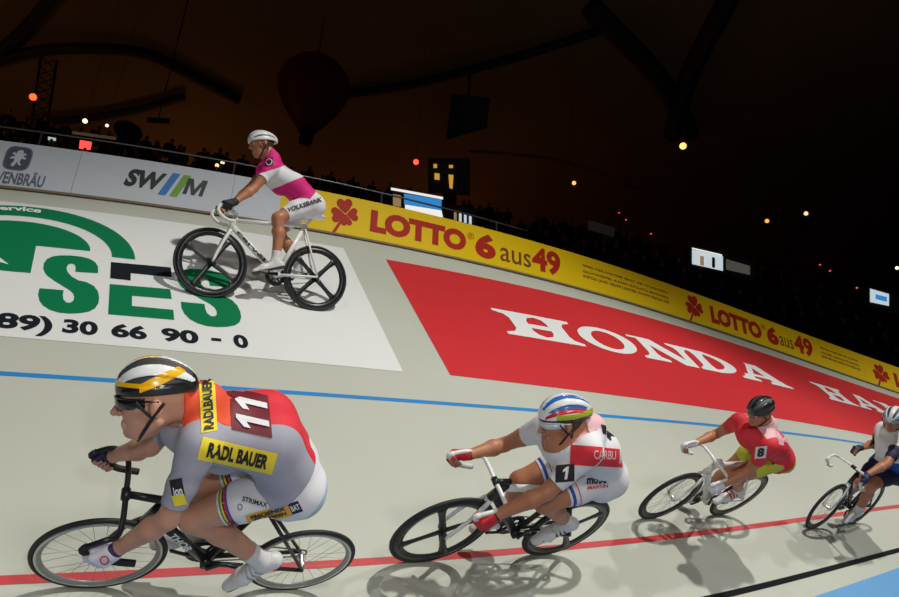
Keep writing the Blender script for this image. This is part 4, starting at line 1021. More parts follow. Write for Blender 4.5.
    for pt in r.get('patches', []):
        on, kind, c_, U, V2 = pt[:5]; bv, par = trees[on]; c_, U, V2 = np.array(c_), np.array(U), np.array(V2); nrm = unit(np.cross(U, V2)); m_ = pt[6]
        if kind == 'rect':
            n_ = 24; G_ = [(i / n_ * 2 - 1, j / 16 * 2 - 1) for i in range(n_ + 1) for j in range(17)]; F_ = [(i * 17 + j, i * 17 + 17 + j, i * 17 + 18 + j, i * 17 + j + 1) for i in range(n_) for j in range(16)]; lift = pt[7] if len(pt) > 7 else .003
        elif kind == 'poly':
            G_ = pt[5]; F_ = polyfill(G_); lift = pt[7] if len(pt) > 7 else .004
        elif kind == 'ring':
            G_ = []; F_ = []
            for i in range(28):
                a = 2 * math.pi * i / 28; G_ += [(math.cos(a), math.sin(a)), (math.cos(a) * .72, math.sin(a) * .72)]; j = (i + 1) % 28; F_.append((2 * i, 2 * j, 2 * j + 1, 2 * i + 1))
            lift = pt[7] if len(pt) > 7 else .004
        else:
            G_, F_ = fit_text(pt[5], -1, -1, 1, 1, pt[8] if len(pt) > 8 else .03, pt[9] if len(pt) > 9 else 0.0); lift = pt[7] if len(pt) > 7 else .0045
        VV = []; ok = 0; hits = []
        for a, b in G_:
            p = c_ + U * a + V2 * b; q, qn, _, _ = bv.ray_cast(Vector(p + nrm * .35), Vector(-nrm), .8)
            hits.append(None if q is None else np.array(q) + nrm * lift * S)
        for k_, (hh, (a, b)) in enumerate(zip(hits, G_)): VV.append(hh if hh is not None else (lambda t_: np.array(t_[0]) + np.array(t_[1]) * lift * S)(bv.find_nearest(Vector(c_ + U * a + V2 * b))))
        obj({'rect': 'sponsor_patch', 'poly': 'printed_emblem', 'ring': 'printed_ring'}.get(kind, 'lettering'), VV, F_, m_, par, False)
    return root

# ------------------------------------------------------------------ who rides where
POSE = {
    'r1': {'hipL': (-0.145, 0.078, 0.967), 'hipR': (-0.134, -0.087, 0.932), 'shL': (0.307, 0.094, 1.195), 'shR': (0.304, -0.191, 1.117), 'elL': (0.338, 0.231, 0.916), 'elR': (0.409, -0.126, 0.865), 'wrL': (0.453, 0.215, 0.686), 'wrR': (0.514, -0.205, 0.678), 'knL': (0.179, 0.054, 0.662), 'knR': (0.172, -0.092, 0.682), 'anL': (-0.190, 0.106, 0.438), 'anR': (0.067, -0.106, 0.310), 'toL': (-0.112, 0.117, 0.273), 'toR': (0.192, -0.106, 0.216), 'c7': (0.312, -0.065, 1.255), 'head': (0.503, -0.040, 1.279)},
    'r2': {'hipL': (-0.261, 0.079, 0.991), 'hipR': (-0.232, -0.091, 0.940), 'shL': (0.193, 0.152, 1.285), 'shR': (0.247, -0.113, 1.144), 'elL': (0.328, 0.217, 1.012), 'elR': (0.292, -0.220, 0.855), 'wrL': (0.514, 0.205, 0.790), 'wrR': (0.523, -0.187, 0.788), 'knL': (0.099, 0.116, 0.769), 'knR': (0.108, -0.100, 0.676), 'anL': (-0.257, 0.110, 0.547), 'anR': (-0.039, -0.115, 0.281), 'toL': (-0.140, 0.115, 0.403), 'toR': (0.095, -0.115, 0.178), 'c7': (0.095, 0.002, 1.315), 'head': (0.305, -0.042, 1.331)},
    'r3': {'hipL': (-0.138, 0.135, 0.985), 'hipR': (-0.157, -0.051, 1.004), 'shL': (0.353, 0.173, 1.174), 'shR': (0.340, -0.121, 1.110), 'elL': (0.291, 0.185, 0.889), 'elR': (0.243, -0.217, 0.845), 'wrL': (0.481, 0.200, 0.723), 'wrR': (0.470, -0.187, 0.749), 'knL': (0.225, 0.120, 0.725), 'knR': (-0.097, -0.076, 0.590), 'anL': (-0.112, 0.110, 0.517), 'anR': (-0.174, -0.112, 0.186), 'toL': (0.033, 0.107, 0.388), 'toR': (-0.042, -0.112, 0.085), 'c7': (0.273, 0.019, 1.248), 'head': (0.445, -0.041, 1.334)},
    'r4': {'hipL': (-0.226, 0.128, 0.823), 'hipR': (-0.266, -0.045, 0.839), 'shL': (0.185, 0.114, 1.160), 'shR': (0.055, -0.123, 1.196), 'elL': (0.402, 0.181, 0.986), 'elR': (-0.125, -0.163, 0.983), 'wrL': (0.607, 0.162, 0.848), 'wrR': (0.113, -0.165, 0.913), 'knL': (0.146, 0.115, 0.672), 'knR': (0.061, -0.017, 0.602), 'anL': (-0.012, 0.109, 0.299), 'anR': (-0.290, -0.109, 0.441), 'toL': (0.114, 0.109, 0.197), 'toR': (-0.160, -0.109, 0.346), 'c7': (0.188, -0.020, 1.280), 'head': (0.346, -0.024, 1.395)},
    'pink': {'hipL': (-0.365, 0.066, 0.986), 'hipR': (-0.384, -0.105, 1.010), 'shL': (0.060, 0.141, 1.212), 'shR': (0.010, -0.154, 1.321), 'elL': (0.201, 0.151, 0.982), 'elR': (0.164, -0.170, 1.085), 'wrL': (0.349, 0.192, 0.825), 'wrR': (0.318, -0.183, 0.881), 'knL': (-0.042, 0.116, 0.765), 'knR': (-0.112, -0.094, 0.710), 'anL': (-0.051, 0.110, 0.370), 'anR': (-0.344, -0.108, 0.388), 'toL': (0.092, 0.107, 0.275), 'toR': (-0.219, -0.108, 0.291), 'c7': (0.032, 0.027, 1.359), 'head': (0.147, 0.007, 1.486)},
}
BIKE = {
    'r1': dict(S=0.92, place=(1.0874, 0.4954, -0.0468, 0.2010), Rw=0.2641, wb=0.9088, bb=(0.008, 0.253), phi=2.879, hip=(-0.140, 0.0, 0.950)),
    'r2': dict(S=1.00, place=(2.9349, 0.6373, 0.0233, 0.1324), Rw=0.3215, wb=1.0146, bb=(-0.060, 0.297), phi=2.343, hip=(-0.246, 0.0, 0.966)),
    'r3': dict(S=0.98, place=(5.3837, 0.9544, 0.0174, 0.0815), Rw=0.3040, wb=1.0183, bb=(-0.047, 0.242), phi=1.348, hip=(-0.148, 0.0, 0.994)),
    'r4': dict(S=0.95, place=(7.8051, 0.7643, 0.0320, -0.1373), Rw=0.2934, wb=0.9407, bb=(-0.061, 0.271), phi=-0.493, hip=(-0.246, 0.0, 0.831)),
    'pink': dict(S=0.94, place=(1.8765, 3.3668, 0.0006, -0.7121), Rw=0.3060, wb=0.9291, bb=(-0.103, 0.281), phi=-0.057, hip=(-0.374, 0.0, 0.998)),
}
BIKE['r1'].update(Rw=.269)
def S3(*c): return srgb(*c)
M_GREY = mat('jersey_grey', S3(168, 168, 182), .75, var=.03); M_RED = mat('jersey_red', S3(222, 44, 58), .7, var=.03); M_ORANGE = mat('jersey_orange', S3(236, 84, 48), .7, var=.03)
M_WHITE = mat('fabric_white', S3(232, 232, 236), .75, var=.02); M_BLACK = mat('fabric_black', S3(28, 28, 32), .75, var=.1); M_YEL = mat('patch_yellow', S3(246, 222, 52), .7, var=.02)
M_MAG = mat('jersey_magenta', S3(226, 24, 128), .7, var=.03); M_LIME = mat('shorts_lime', S3(196, 200, 62), .7, var=.03); M_BLUE = mat('fabric_blue', S3(40, 84, 180), .7, var=.04); M_NAVY = mat('fabric_navy', S3(30, 36, 70), .7, var=.05)
M_GREEN = mat('fabric_green', S3(30, 140, 80), .7, var=.04); M_AMBER = mat('patch_amber', S3(238, 178, 58), .7, var=.02); M_PINKW = mat('fabric_pale_pink', S3(240, 190, 196), .7, var=.03); M_SKYF = mat('fabric_pale_blue', S3(176, 206, 224), .7, var=.03)
M_INK = mat('print_ink', S3(34, 32, 36), .6, var=.05); M_MAROON = mat('number_maroon', S3(112, 18, 32), .6, var=.04)
H_BLACK = mat('helmet_black', (0.015, 0.015, 0.016), .25, spec=.6, coat=.4); H_YEL = mat('helmet_yellow', S3(246, 186, 10), .25, spec=.6, coat=.4); H_WHITE = mat('helmet_white', S3(232, 234, 234), .28, spec=.6, coat=.4); H_GREY = mat('helmet_vent', (0.05, 0.05, 0.055), .5)
H_BLUE = mat('helmet_blue', S3(48, 110, 190), .25, spec=.6, coat=.4); H_LIME = mat('helmet_lime', S3(176, 190, 40), .25, spec=.6, coat=.4); H_RED = mat('helmet_red', S3(200, 50, 50), .25, spec=.6, coat=.4); H_PALE = mat('helmet_pale_blue', S3(150, 190, 208), .25, spec=.6, coat=.4)
G_WHITE = mat('glove_white', S3(228, 226, 236), .65, var=.03); G_NAVY = mat('glove_navy', S3(44, 46, 90), .65, var=.05); G_BLACK = mat('glove_black', S3(30, 30, 34), .65, var=.08); G_RED = mat('glove_red', S3(206, 34, 44), .65, var=.04)
SH_WHITE = mat('shoe_white', S3(222, 222, 224), .4, var=.03); SH_GREY = mat('shoe_sole', S3(60, 60, 62), .6); SH_RED = mat('shoe_red', S3(196, 40, 50), .4, var=.04); SH_BLK = mat('shoe_black', S3(34, 34, 38), .45)
SOCKW = mat('sock_white', S3(224, 222, 222), .8, var=.03); HAIR = mat('hair_brown', S3(62, 42, 30), .7, var=.2, scale=60); HAIRD = mat('hair_dark', S3(30, 24, 22), .7, var=.2, scale=60)
LENS = mat('lens_dark', (0.012, 0.012, 0.014), .12, spec=.7); LENSW = mat('lens_pale', S3(214, 218, 226), .15, spec=.7)
TAPEW = mat('bar_tape_white', S3(232, 232, 228), .6, var=.03); TAPEB = mat('bar_tape_black', S3(32, 32, 34), .7, var=.1)


DIGIT_ONE = [(-.15, -1), (.55, -1), (.55, 1), (.05, 1), (-.85, .55), (-.85, .15), (-.15, .40)]
PATCH = {'r4': []}
PATCH['r1'] = [
    ('jersey', 'rect', (0.1699, 0.1420, 1.2005), (-0.1300, 0.0338, 0.0191), (-0.0030, -0.0308, 0.0253), None, M_YEL),
    ('jersey', 'text', (0.1699, 0.1420, 1.2005), (-0.1040, 0.0270, 0.0153), (-0.0020, -0.0203, 0.0167), 'RADL BAUER', M_INK, .009, 0.05),
    ('jersey', 'rect', (0.2983, -0.0421, 1.2549), (-0.0257, -0.0018, 0.0093), (0.0241, -0.0752, 0.0609), None, M_YEL),
    ('jersey', 'text', (0.2983, -0.0421, 1.2549), (0.0222, -0.0692, 0.0560), (0.0159, 0.0011, -0.0058), 'RADLBAUER', M_INK, .009, 0.04),
    ('jersey', 'rect', (0.1338, -0.0419, 1.2433), (-0.0724, 0.0183, 0.0109), (0.0205, -0.0626, 0.0485), None, M_MAROON),
    ('jersey', 'poly', (0.1366, -0.0656, 1.2635), (0.0078, -0.0239, 0.0186), (0.0597, -0.0151, -0.0090), DIGIT_ONE, M_WHITE, .009),
    ('jersey', 'poly', (0.1194, -0.0130, 1.2228), (0.0077, -0.0234, 0.0181), (0.0597, -0.0151, -0.0090), DIGIT_ONE, M_WHITE, .009),
    ('jersey', 'rect', (0.3426, 0.2079, 1.0550), (-0.0196, -0.0024, 0.0066), (0.0150, -0.0352, 0.0211), None, M_INK),
    ('jersey', 'text', (0.3426, 0.2079, 1.0550), (-0.0137, -0.0017, 0.0046), (0.0051, -0.0120, 0.0072), 'ion', M_WHITE, .009, 0.03),
    ('jersey', 'rect', (0.3299, 0.2276, 1.0306), (-0.0196, -0.0024, 0.0066), (0.0089, -0.0154, 0.0083), None, M_YEL, .006),
    ('shorts', 'rect', (-0.0536, 0.1732, 0.8917), (-0.0762, -0.0093, 0.0368), (0.0122, -0.0208, 0.0090), None, M_AMBER),
    ('shorts', 'text', (-0.0490, 0.1653, 0.8951), (-0.0610, -0.0074, 0.0294), (0.0037, -0.0062, 0.0027), 'PHOENIX', M_INK, .009, .04),
    ('shorts', 'text', (-0.0587, 0.1819, 0.8879), (-0.0572, -0.0070, 0.0276), (0.0032, -0.0054, 0.0023), 'FERNREISEN', M_INK, .009, .04),
    ('shorts', 'rect', (-0.1291, 0.1890, 0.9800), (-0.0183, -0.0028, 0.0102), (0.0126, -0.0184, 0.0070), None, M_NAVY),
    ('shorts', 'text', (-0.1291, 0.1890, 0.9800), (-0.0146, -0.0022, 0.0082), (0.0063, -0.0092, 0.0035), 'BAT', M_WHITE, .009, 0.03),
    ('shorts', 'text', (0.0106, 0.1329, 0.9177), (-0.0479, 0.0165, 0.0066), (-0.0004, -0.0079, 0.0056), 'STRIMAX', M_INK, .009, 0.03),
    ('shorts', 'ring', (0.0574, 0.1328, 0.8769), (-0.0093, 0.0009, 0.0026), (0.0020, -0.0110, 0.0068), None, M_INK, .008),
    ('shorts', 'text', (0.0565, 0.1510, 0.7809), (-0.0179, 0.0083, 0.0007), (-0.0014, -0.0089, 0.0062), 'UCI', M_MAROON, .009, 0.03),
    ('glove', 'ring', (0.4924, 0.2491, 0.6542), (-0.0156, 0.0007, 0.0020), (0.0031, -0.0141, 0.0076), None, M_RED, .008)]
PATCH['r2'] = [
    ('jersey', 'rect', (0.0440, 0.1258, 1.2110), (-0.0934, 0.0692, 0.0784), (-0.0007, -0.0383, 0.0331), None, M_RED),
    ('jersey', 'text', (0.0804, 0.1720, 1.2831), (-0.0375, 0.0269, 0.0334), (0.0002, -0.0180, 0.0149), 'CARBU', M_PINKW, .009, 0.02),
    ('jersey', 'rect', (0.2948, 0.1983, 1.1513), (-0.0341, 0.0172, 0.0308), (0.0001, -0.0349, 0.0270), None, M_INK),
    ('jersey', 'poly', (0.3073, 0.2094, 1.1678), (-0.0143, 0.0064, 0.0135), (-0.0037, -0.0236, 0.0231), DIGIT_ONE, M_WHITE, .009),
    ('jersey', 'rect', (-0.0036, 0.0384, 1.3278), (-0.0230, 0.0226, 0.0151), (0.0043, -0.0217, 0.0135), None, M_INK),
    ('shorts', 'text', (-0.1650, 0.1052, 0.9855), (-0.0398, 0.0229, 0.0384), (-0.0011, -0.0194, 0.0162), 'möbel', M_INK, .009, 0.04),
    ('shorts', 'text', (-0.1181, 0.1634, 0.9954), (-0.0373, 0.0193, 0.0376), (-0.0002, -0.0076, 0.0059), 'MARTIN', M_RED, .009, 0.03)]
PATCH['r3'] = [
    ('jersey', 'rect', (0.3923, 0.1823, 1.0974), (-0.0191, 0.0187, 0.0300), (-0.0034, -0.0296, 0.0341), None, M_WHITE),
    ('jersey', 'text', (0.3923, 0.1823, 1.0974), (-0.0115, 0.0112, 0.0180), (-0.0025, -0.0222, 0.0256), '8', M_INK, .009, 0.05),
    ('jersey', 'text', (0.1152, 0.1285, 1.2120), (-0.0205, 0.0310, 0.0261), (-0.0014, -0.0177, 0.0208), 'Merk', M_PINKW, .009, 0.03),
    ('shorts', 'rect', (-0.1348, 0.1347, 0.9808), (-0.0219, 0.0274, 0.0322), (-0.0024, -0.0198, 0.0231), None, M_BLACK)]
PATCH['pink'] = [
    ('jersey', 'rect', (-0.1361, 0.1090, 1.2750), (-0.0588, 0.0104, -0.0184), (-0.0034, 0.0117, 0.0259), None, M_SKYF),
    ('jersey', 'text', (-0.1361, 0.1090, 1.2750), (-0.0500, 0.0088, -0.0156), (-0.0020, 0.0070, 0.0155), 'Sport', M_BLUE, .009, 0.02),
    ('jersey', 'rect', (0.0882, 0.1386, 1.2609), (-0.0321, 0.0112, 0.0064), (0.0066, 0.0123, 0.0343), None, M_INK),
    ('jersey', 'ring', (0.0882, 0.1386, 1.2609), (-0.0273, 0.0095, 0.0054), (0.0056, 0.0105, 0.0292), None, M_PINKW, .008),
    ('shorts', 'text', (-0.2648, 0.1517, 0.9323), (-0.1342, 0.0661, 0.0614), (0.0051, 0.0054, 0.0202), 'VOLKSBANK', M_INK, .009, 0.03)]

def bike(n, **kw): d = dict(BIKE[n]); d.update(kw); return make_bike(d)
bike('r1', gripL=(.515, .212, .625), gripR=(.535, -.208, .632), label='black track bicycle with grey spoked wheels under the rider in the grey jersey', frame=CARBON, fork=CARBON, bar=CARBON, stem=CARBON, tape=TAPEB, wheels=('alloy', 'alloy'), clamp=(.455, 0, .715), grip=(.515, 0, .625), barw=.21, fat=1.15, word=('THOR', LETTERW, .34, .70, .036), deep=.028, ang=.2, post=CARBON)
bike('r2', gripL=(.575, .195, .722), gripR=(.585, -.195, .728), label='track bicycle with white handlebar and black four-blade wheels, second in the line', frame=CARBON, fork=WHITEP, bar=WHITEP, stem=CARBON, top=WHITEP, topmat=1, tape=TAPEW, wheels=('aero', 'aero'), clamp=(.43, 0, .80), grip=(.57, 0, .72), barw=.195, ang=2.6, ang2=.9, deep=.055, fat=1.2)
bike('r3', gripL=(.535, .19, .667), gripR=(.53, -.188, .678), label='white track bicycle with black-rimmed wheels under the rider in red, third in the line', frame=WHITEP, fork=WHITEP, bar=WHITEP, stem=WHITEP, tape=TAPEW, wheels=('deep', 'deep'), clamp=(.40, 0, .76), grip=(.52, 0, .665), barw=.19, deep=.05, fat=1.2)
bike('r4', label='dark track bicycle with white handlebar at the right edge, last in the line', frame=CARBON, fork=WHITEP, bar=WHITEP, stem=CARBON, tape=TAPEW, wheels=('deep', 'deep'), clamp=(.50, 0, .80), grip=(.62, 0, .72), barw=.18, deep=.04)
bike('pink', axis=(.95, 0, -.1), hoods=1, gripL=(.415, .19, .772), gripR=(.39, -.185, .835), label='white track bicycle with black four-blade wheels high on the banking, ridden in pink', frame=WHITEP, fork=WHITEP, bar=WHITEP, stem=WHITEP, tape=TAPEW, wheels=('aero', 'aero'), clamp=(.345, 0, .80), grip=(.41, 0, .775), barw=.185, word=('cervélo', M_INK, .12, .86, .036), ang=.55, ang2=.75, deep=.05, fat=1.15, saddle=WHITEP, post=WHITEP)

def both(*f): return lambda V: np.maximum.reduce([g(V) for g in f])
def r1_jersey(U, J, S, al):
    def lat(V, a): u, l, d = U(V); return np.maximum(np.abs(l) - a, -d - .0)
    return [(lambda V: lat(V, .115), 1), (lambda V: np.maximum(lat(V, .115), .86 - U(V)[0]), 2)]
def hem_bands(J, S, al, cut, bands, keys='LR'):
    out = []
    for k in keys:
        L = np.linalg.norm(J['kn' + k] - J['hip' + k]) * cut; o = 'R' if k == 'L' else 'L'
        for a, b, m in bands:
            out.append((lambda V, k=k, L=L, a=a, b=b, o=o: np.maximum.reduce([al(V, J['hip' + k], J['kn' + k]) - L + a * S, L - b * S - al(V, J['hip' + k], J['kn' + k]), cap_sdf(V, J['hip' + k], J['kn' + k], .0, .0) - cap_sdf(V, J['hip' + o], J['kn' + o], .0, .0)]), m))
    return out
def r1_shorts(J, S, al, H, sp, lat):
    return hem_bands(J, S, al, .68, [(.010, .018, 5), (.018, .026, 4), (.026, .033, 3), (.033, .042, 2), (.042, .051, 1)]) + [(lambda V: np.maximum(((V - H) @ sp) + .075 * S + .0 * V[:, 0], -((V - H) @ sp) - .10 * S), 6)]
FULL = lambda lo: (lambda x, y, z, q, rid: np.maximum(lo - z, -1))
RIB = lambda t, lo, end=.93: (lambda x, y, z, q, rid: np.maximum.reduce([t - rid, lo - z, np.abs(x) - end]))
VENT = lambda t, lo, end=.90: (lambda x, y, z, q, rid: np.maximum.reduce([rid + t, lo - z, np.abs(x) - end]))
paint_r1 = [(RIB(-.05, .16, .97), 2), (VENT(.2, .2), 3), (lambda x, y, z, q, rid: np.maximum.reduce([np.abs(z - .16 - .05 * x) - .07, .25 - x]), 1),
            (lambda x, y, z, q, rid: np.maximum.reduce([np.abs(z - (.18 - .50 * (x - .15))) - (.17 - .06 * np.abs(x + .2)), x - .32, .35 - np.abs(y)]), 1), (lambda x, y, z, q, rid: np.maximum.reduce([np.abs(q - 0) - .16, -.2 - x, x - .5]), 1)]
make_rider(dict(S=1.0, fat=1.12, hair=False, hml=.93, hmh=1.12, res=.0065, place=BIKE['r1']['place'], pose=POSE['r1'], head=(-16, 2, 38), hs=1.12, hms=.92, hz=.042, hx=.0, arch=.13, collar=.105, gripL=(.515, .212, .625), gripR=(.535, -.208, .632), skin=SKIN, hair_m=HAIR, waist=-.035, sleeve=.80, short=.68,
    label='large cyclist in grey and red jersey, yellow helmet and dark sunglasses, crouched over the bars', jersey=[M_GREY, M_RED, M_ORANGE], jersey_pattern=r1_jersey, shorts=[M_WHITE, M_BLUE, M_RED, M_INK, M_YEL, M_GREEN, M_SKYF], shorts_pattern=r1_shorts,
    helmet=[H_BLACK, H_YEL, H_WHITE, H_GREY], helmet_paint=paint_r1, tail=.03, glasses=(LENS, H_BLACK), glove=[G_WHITE, G_NAVY], gloveR=[G_NAVY, G_BLACK], glove_cuff=1, shoe=[SH_WHITE, SH_GREY, M_GREY], shoe_stripes=1, strap_m=SH_WHITE, sock_m=SOCKW, patches=PATCH['r1']))

def r2_jersey(U, J, S, al):
    def red(V): u, l, d = U(V); return np.maximum.reduce([u - .98, .22 - u, .035 - l, np.abs(d - .04 - .03 * u) - .058])
    def red2(V): u, l, d = U(V); return np.maximum.reduce([.84 - u, np.abs(l) - .10, -d])
    return [(red2, 2)]
def r2_shorts(J, S, al, H, sp, lat): return hem_bands(J, S, al, .70, [(.012, .03, 1), (.05, .056, 2)])
paint_r2 = [(VENT(.1, .3), 1), (lambda x, y, z, q, rid: np.maximum(np.abs(np.abs(q) - .98) - .10, np.abs(x) - .9), 2), (lambda x, y, z, q, rid: np.maximum.reduce([z - .22, -.02 - z, x - .55]), 3), (lambda x, y, z, q, rid: z + .02, 4)]
make_rider(dict(S=1.06, res=.008, place=BIKE['r2']['place'], pose=dict(POSE['r2'], head=(.318, -.042, 1.318)), collar=.075, head=(-22, -4, 34), sleeveR=.22, hmh=1.14, ridges=11, arch=.085, gripL=(.575, .195, .722), gripR=(.585, -.195, .728), skin=SKIN2, hair_m=HAIR, waist=.02, sleeve=.78, short=.70,
    label='second cyclist in line, white jersey with red side panel and white-blue ribbed helmet', jersey=[M_WHITE, M_RED, M_PINKW], jersey_pattern=r2_jersey, shorts=[M_WHITE, M_BLUE, M_RED], shorts_pattern=r2_shorts,
    helmet=[H_WHITE, H_BLUE, H_RED, H_LIME, H_BLACK], helmet_paint=paint_r2, tail=.04, glasses=(LENSW, H_WHITE), glove=[G_RED, G_BLACK], glove_cuff=1, shoe=[SH_WHITE, SH_BLK, SH_BLK], shoe_stripes=1, strap_m=SH_WHITE, sock_m=SOCKW, patches=PATCH['r2']))

def r3_jersey(U, J, S, al):
    def wh(V): u, l, d = U(V); return np.maximum.reduce([.60 - u, np.abs(l) - .14, .045 - d])
    return [(wh, 1)]
def r3_shorts(J, S, al, H, sp, lat): return [(lambda V: np.maximum(np.abs((V - H) @ lat - .10 * S) - .05 * S, np.abs(al(V, J['hipL'], J['knL']) - .10) - .05), 1)]
make_rider(dict(S=.93, sleeveR=.38, hs=.97, res=.0085, place=BIKE['r3']['place'], pose=POSE['r3'], head=(-26, 10, 22), gripL=(.535, .19, .667), gripR=(.53, -.188, .678), skin=SKIN2, hair_m=HAIRD, waist=.0, sleeve=.66, short=.66,
    label='third cyclist in the line, in a red jersey with yellow shorts and plain black helmet', jersey=[M_RED, M_PINKW], jersey_pattern=r3_jersey, shorts=[M_LIME, M_BLACK], shorts_pattern=r3_shorts,
    helmet=[H_BLACK, H_GREY], helmet_paint=[(VENT(.4, .1), 1)], tail=.02, glove=[G_WHITE, G_WHITE], shoe=[SH_WHITE, SH_BLK, SH_RED], shoe_stripes=1, strap_m=SH_RED, sock_m=SOCKW, patches=PATCH['r3']))

def r4_jersey(U, J, S, al):
    def bl(V): u, l, d = U(V); return np.maximum.reduce([u - .55, .10 - np.abs(l)])
    return [(bl, 1)] + [(lambda V, k=k: np.maximum(-al(V, J['sh' + k], J['el' + k]) + .06, cap_sdf(V, J['sh' + k], J['el' + k], .09, .09)), 2) for k in 'LR']
make_rider(dict(S=.95, res=.009, place=BIKE['r4']['place'], pose=POSE['r4'], head=(-22, 16, 20), gripL=(.66, .172, .795), gripR=(.19, -.175, .872), grip_axisR=(.3, .2, -1), skin=SKIN2, hair_m=HAIRD, waist=.0, sleeve=.72, short=.80,
    label='last cyclist in line, white and blue jersey, one dark-gloved hand off the bar', jersey=[M_WHITE, M_BLUE, M_NAVY], jersey_pattern=r4_jersey, shorts=[M_NAVY, M_BLACK], shorts_pattern=lambda *a: [],
    helmet=[H_WHITE, H_PALE, H_GREY], helmet_paint=[(lambda x, y, z, q, rid: .6 - np.abs(q), 1), (VENT(.4, .1), 2)], tail=.03, glove=[G_NAVY, G_BLACK], glove_cuff=1, shoe=[SH_WHITE, SH_GREY, SH_BLK], strap_m=SH_WHITE, sock_m=SOCKW, patches=[]))

def pk_jersey(U, J, S, al):
    def band(V): u, l, d = U(V); return np.maximum(u - .88 + .9 * (d - .05), .54 - u - .9 * (d - .05))
    return [(band, 1)]
make_rider(dict(S=.94, res=.0085, place=BIKE['pink']['place'], pose=POSE['pink'], head=(-14, 5, 0), gripL=(.415, .19, .772), gripR=(.39, -.185, .835), grip_axisL=(.9, 0, .2), grip_axisR=(.9, 0, .2), skin=SKIN2, hair_m=HAIR, waist=-.06, hs=1.08, sleeve=.55, short=.80,
    label='cyclist in magenta and white jersey with white helmet, riding high on the banking', jersey=[M_MAG, M_WHITE], jersey_pattern=pk_jersey, shorts=[M_WHITE], shorts_pattern=lambda *a: [],
    helmet=[H_WHITE, H_GREY], helmet_paint=[(VENT(.75, .1), 1)], tail=.02, glove=[G_BLACK, G_BLACK], shoe=[SH_WHITE, SH_GREY, SH_WHITE], strap_m=SH_WHITE, sock_m=SOCKW, patches=PATCH['pink']))

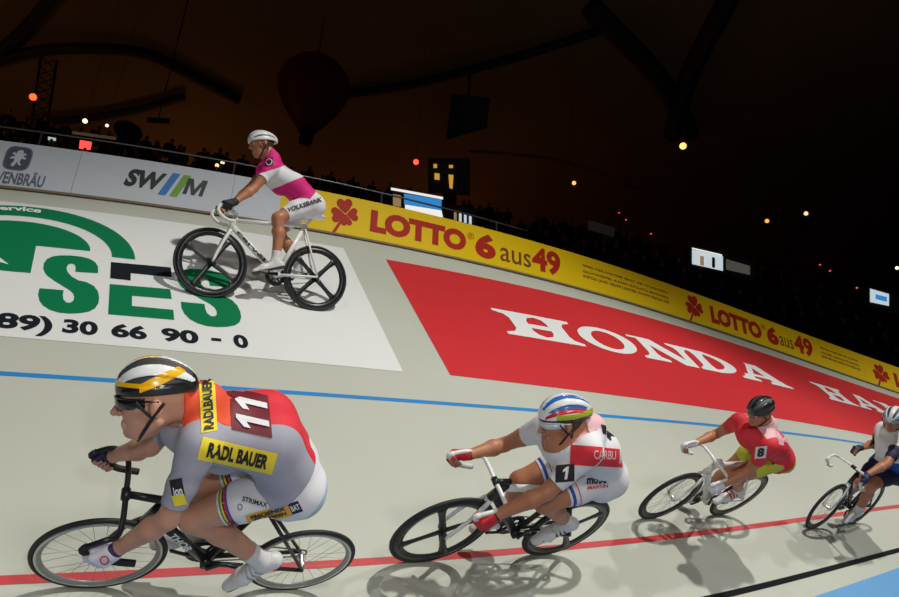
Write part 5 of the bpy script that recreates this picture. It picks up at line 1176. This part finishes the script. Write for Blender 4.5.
# ------------------------------------------------------------------ spectators in the dark stand
def spectator_mesh(i, cols):
    R_ = np.random.default_rng(50 + i); ln = R_.uniform(-.06, .08); tw = R_.uniform(-.1, .1); lap = R_.uniform(-.05, .12)
    hip = np.array([0, .02, .12]); ch = np.array([tw * .3, -ln, .46]); nk = np.array([tw * .4, -ln * 1.3 - .01, .60]); hd = nk + (tw * .2, -.03, .13)
    def fn(P):
        L = [cap_sdf(P, hip + (-.07, 0, 0), ch + (-.07, 0, 0), .12, .12), cap_sdf(P, hip + (.07, 0, 0), ch + (.07, 0, 0), .12, .12), cap_sdf(P, ch + (-.13, 0, .07), ch + (.13, 0, .07), .075, .075), cap_sdf(P, nk - (0, 0, .06), nk + (0, 0, .04), .055, .052)]
        d = smins(L, .05)
        for sg in (-1, 1):
            kn = np.array([sg * .13, -.44, .14]); an = np.array([sg * .14, -.42, -.28]); el = ch + np.array([sg * .24, -.06, -.20]); wr = np.array([sg * .07, -.30, .20 + lap])
            d = smin(d, smins([cap_sdf(P, hip + (sg * .09, 0, 0), kn, .085, .06), cap_sdf(P, kn, an, .06, .045), cap_sdf(P, an, an + (0, -.14, -.05), .045, .035)], .03), .03)
            d = smin(d, smins([cap_sdf(P, ch + (sg * .18, 0, .06), el, .055, .045), cap_sdf(P, el, wr, .042, .032), cap_sdf(P, wr, wr + (-sg * .04, -.06, .0), .04, .035)], .02), .02)
        h_ = smin(ell_sdf(P, hd + (0, .01, .02), np.eye(3), [.078, .098, .105]), ell_sdf(P, hd + (0, -.03, -.05), np.eye(3), [.058, .062, .075]), .03)
        h_ = smin(h_, cap_sdf(P, hd + (0, -.09, 0), hd + (0, -.115, -.03), .01, .014), .012)
        return smin(d, h_, .02)
    V, F = surface(fn, (-.42, -.70, -.40), (.42, .26, .98), .042); T = to_tris(F)
    head = lambda V: np.maximum(ell_sdf(V, hd + (0, 0, 0), np.eye(3), [.12, .15, .16]), nk[2] - .02 - V[:, 2])
    hair = lambda V: np.maximum(ell_sdf(V, hd + (0, 0, 0), np.eye(3), [.12, .15, .17]), -(V[:, 2] - hd[2] - .05 + np.clip(V[:, 1] - hd[1], -.1, .12) * .9))
    hands = lambda V: np.minimum(cap_sdf(V, (-.07, -.30, .20 + lap), (-.02, -.37, .20 + lap), .055, .055), cap_sdf(V, (.07, -.30, .20 + lap), (.02, -.37, .20 + lap), .055, .055))
    trousers = lambda V: np.maximum(V[:, 2] - .19, V[:, 2] - .21 + .0 * V[:, 1])
    V, T, M = relabel(V, T, [0] * len(T), None, [(trousers, 1), (hands, 2), (head, 2), (hair, 3)])
    me = bpy.data.meshes.new('person'); me.from_pydata([tuple(map(float, v)) for v in V], [], [tuple(map(int, t)) for t in T])
    for m in cols: me.materials.append(m)
    me.polygons.foreach_set('material_index', np.asarray(M, dtype=np.int32)); me.polygons.foreach_set('use_smooth', np.ones(len(T), dtype=bool)); me.update(); return me
CL = [mat('coat_%s' % n, c, .8, var=.1) for n, c in (('black', (.006, .006, .007)), ('navy', (.008, .010, .02)), ('brown', (.02, .013, .008)), ('grey', (.025, .025, .027)), ('wine', (.03, .006, .008)), ('olive', (.016, .018, .01)))]
TR = mat('trousers_dark', (.008, .008, .010), .8); SKD = mat('skin_spectator', srgb(150, 104, 80), .6)
crowd = [spectator_mesh(i, [CL[i], TR, SKD, (HAIR, HAIRD)[i % 2]]) for i in range(6)]
OBST = [(at(705, 258, 30.4), 1.7), (at(735, 268, 30.4), 1.7), (at(884, 300, 32.4), 1.6), (at(449, 180, 27.7), 1.7), (at(417, 205, 23.3), 1.0), (at(463, 216, 24.2), .9), (at(600, 230, 24), .9)]
for k in range(ROWS):
    d = .4 + .3 * (k % 2)
    while d < FL[-1] - .4:
        d += .70 + RNG.uniform(-.06, .16)
        if RNG.uniform() < .15 or len([1 for q in C.objects if q.get('group') == 'spectators in the dark stand']) >= 290: continue
        P, o_ = stand_pt(k, d)
        if any(np.linalg.norm((P - q)[:2]) < rr for q, rr in OBST): continue
        o = bpy.data.objects.new('person', crowd[int(RNG.integers(6))]); C.objects.link(o)
        P, o_ = stand_pt(k, d); P = P + o_ * .36 + np.array([0, 0, .375]); o.location = Vector(P); o.rotation_euler = (0, 0, math.atan2(o_[1], o_[0]) - math.pi / 2 + RNG.uniform(-.35, .35))
        tag(o, 'spectator seated on a tier of the dark stand far behind the advertising boards', 'person', 'spectators in the dark stand')
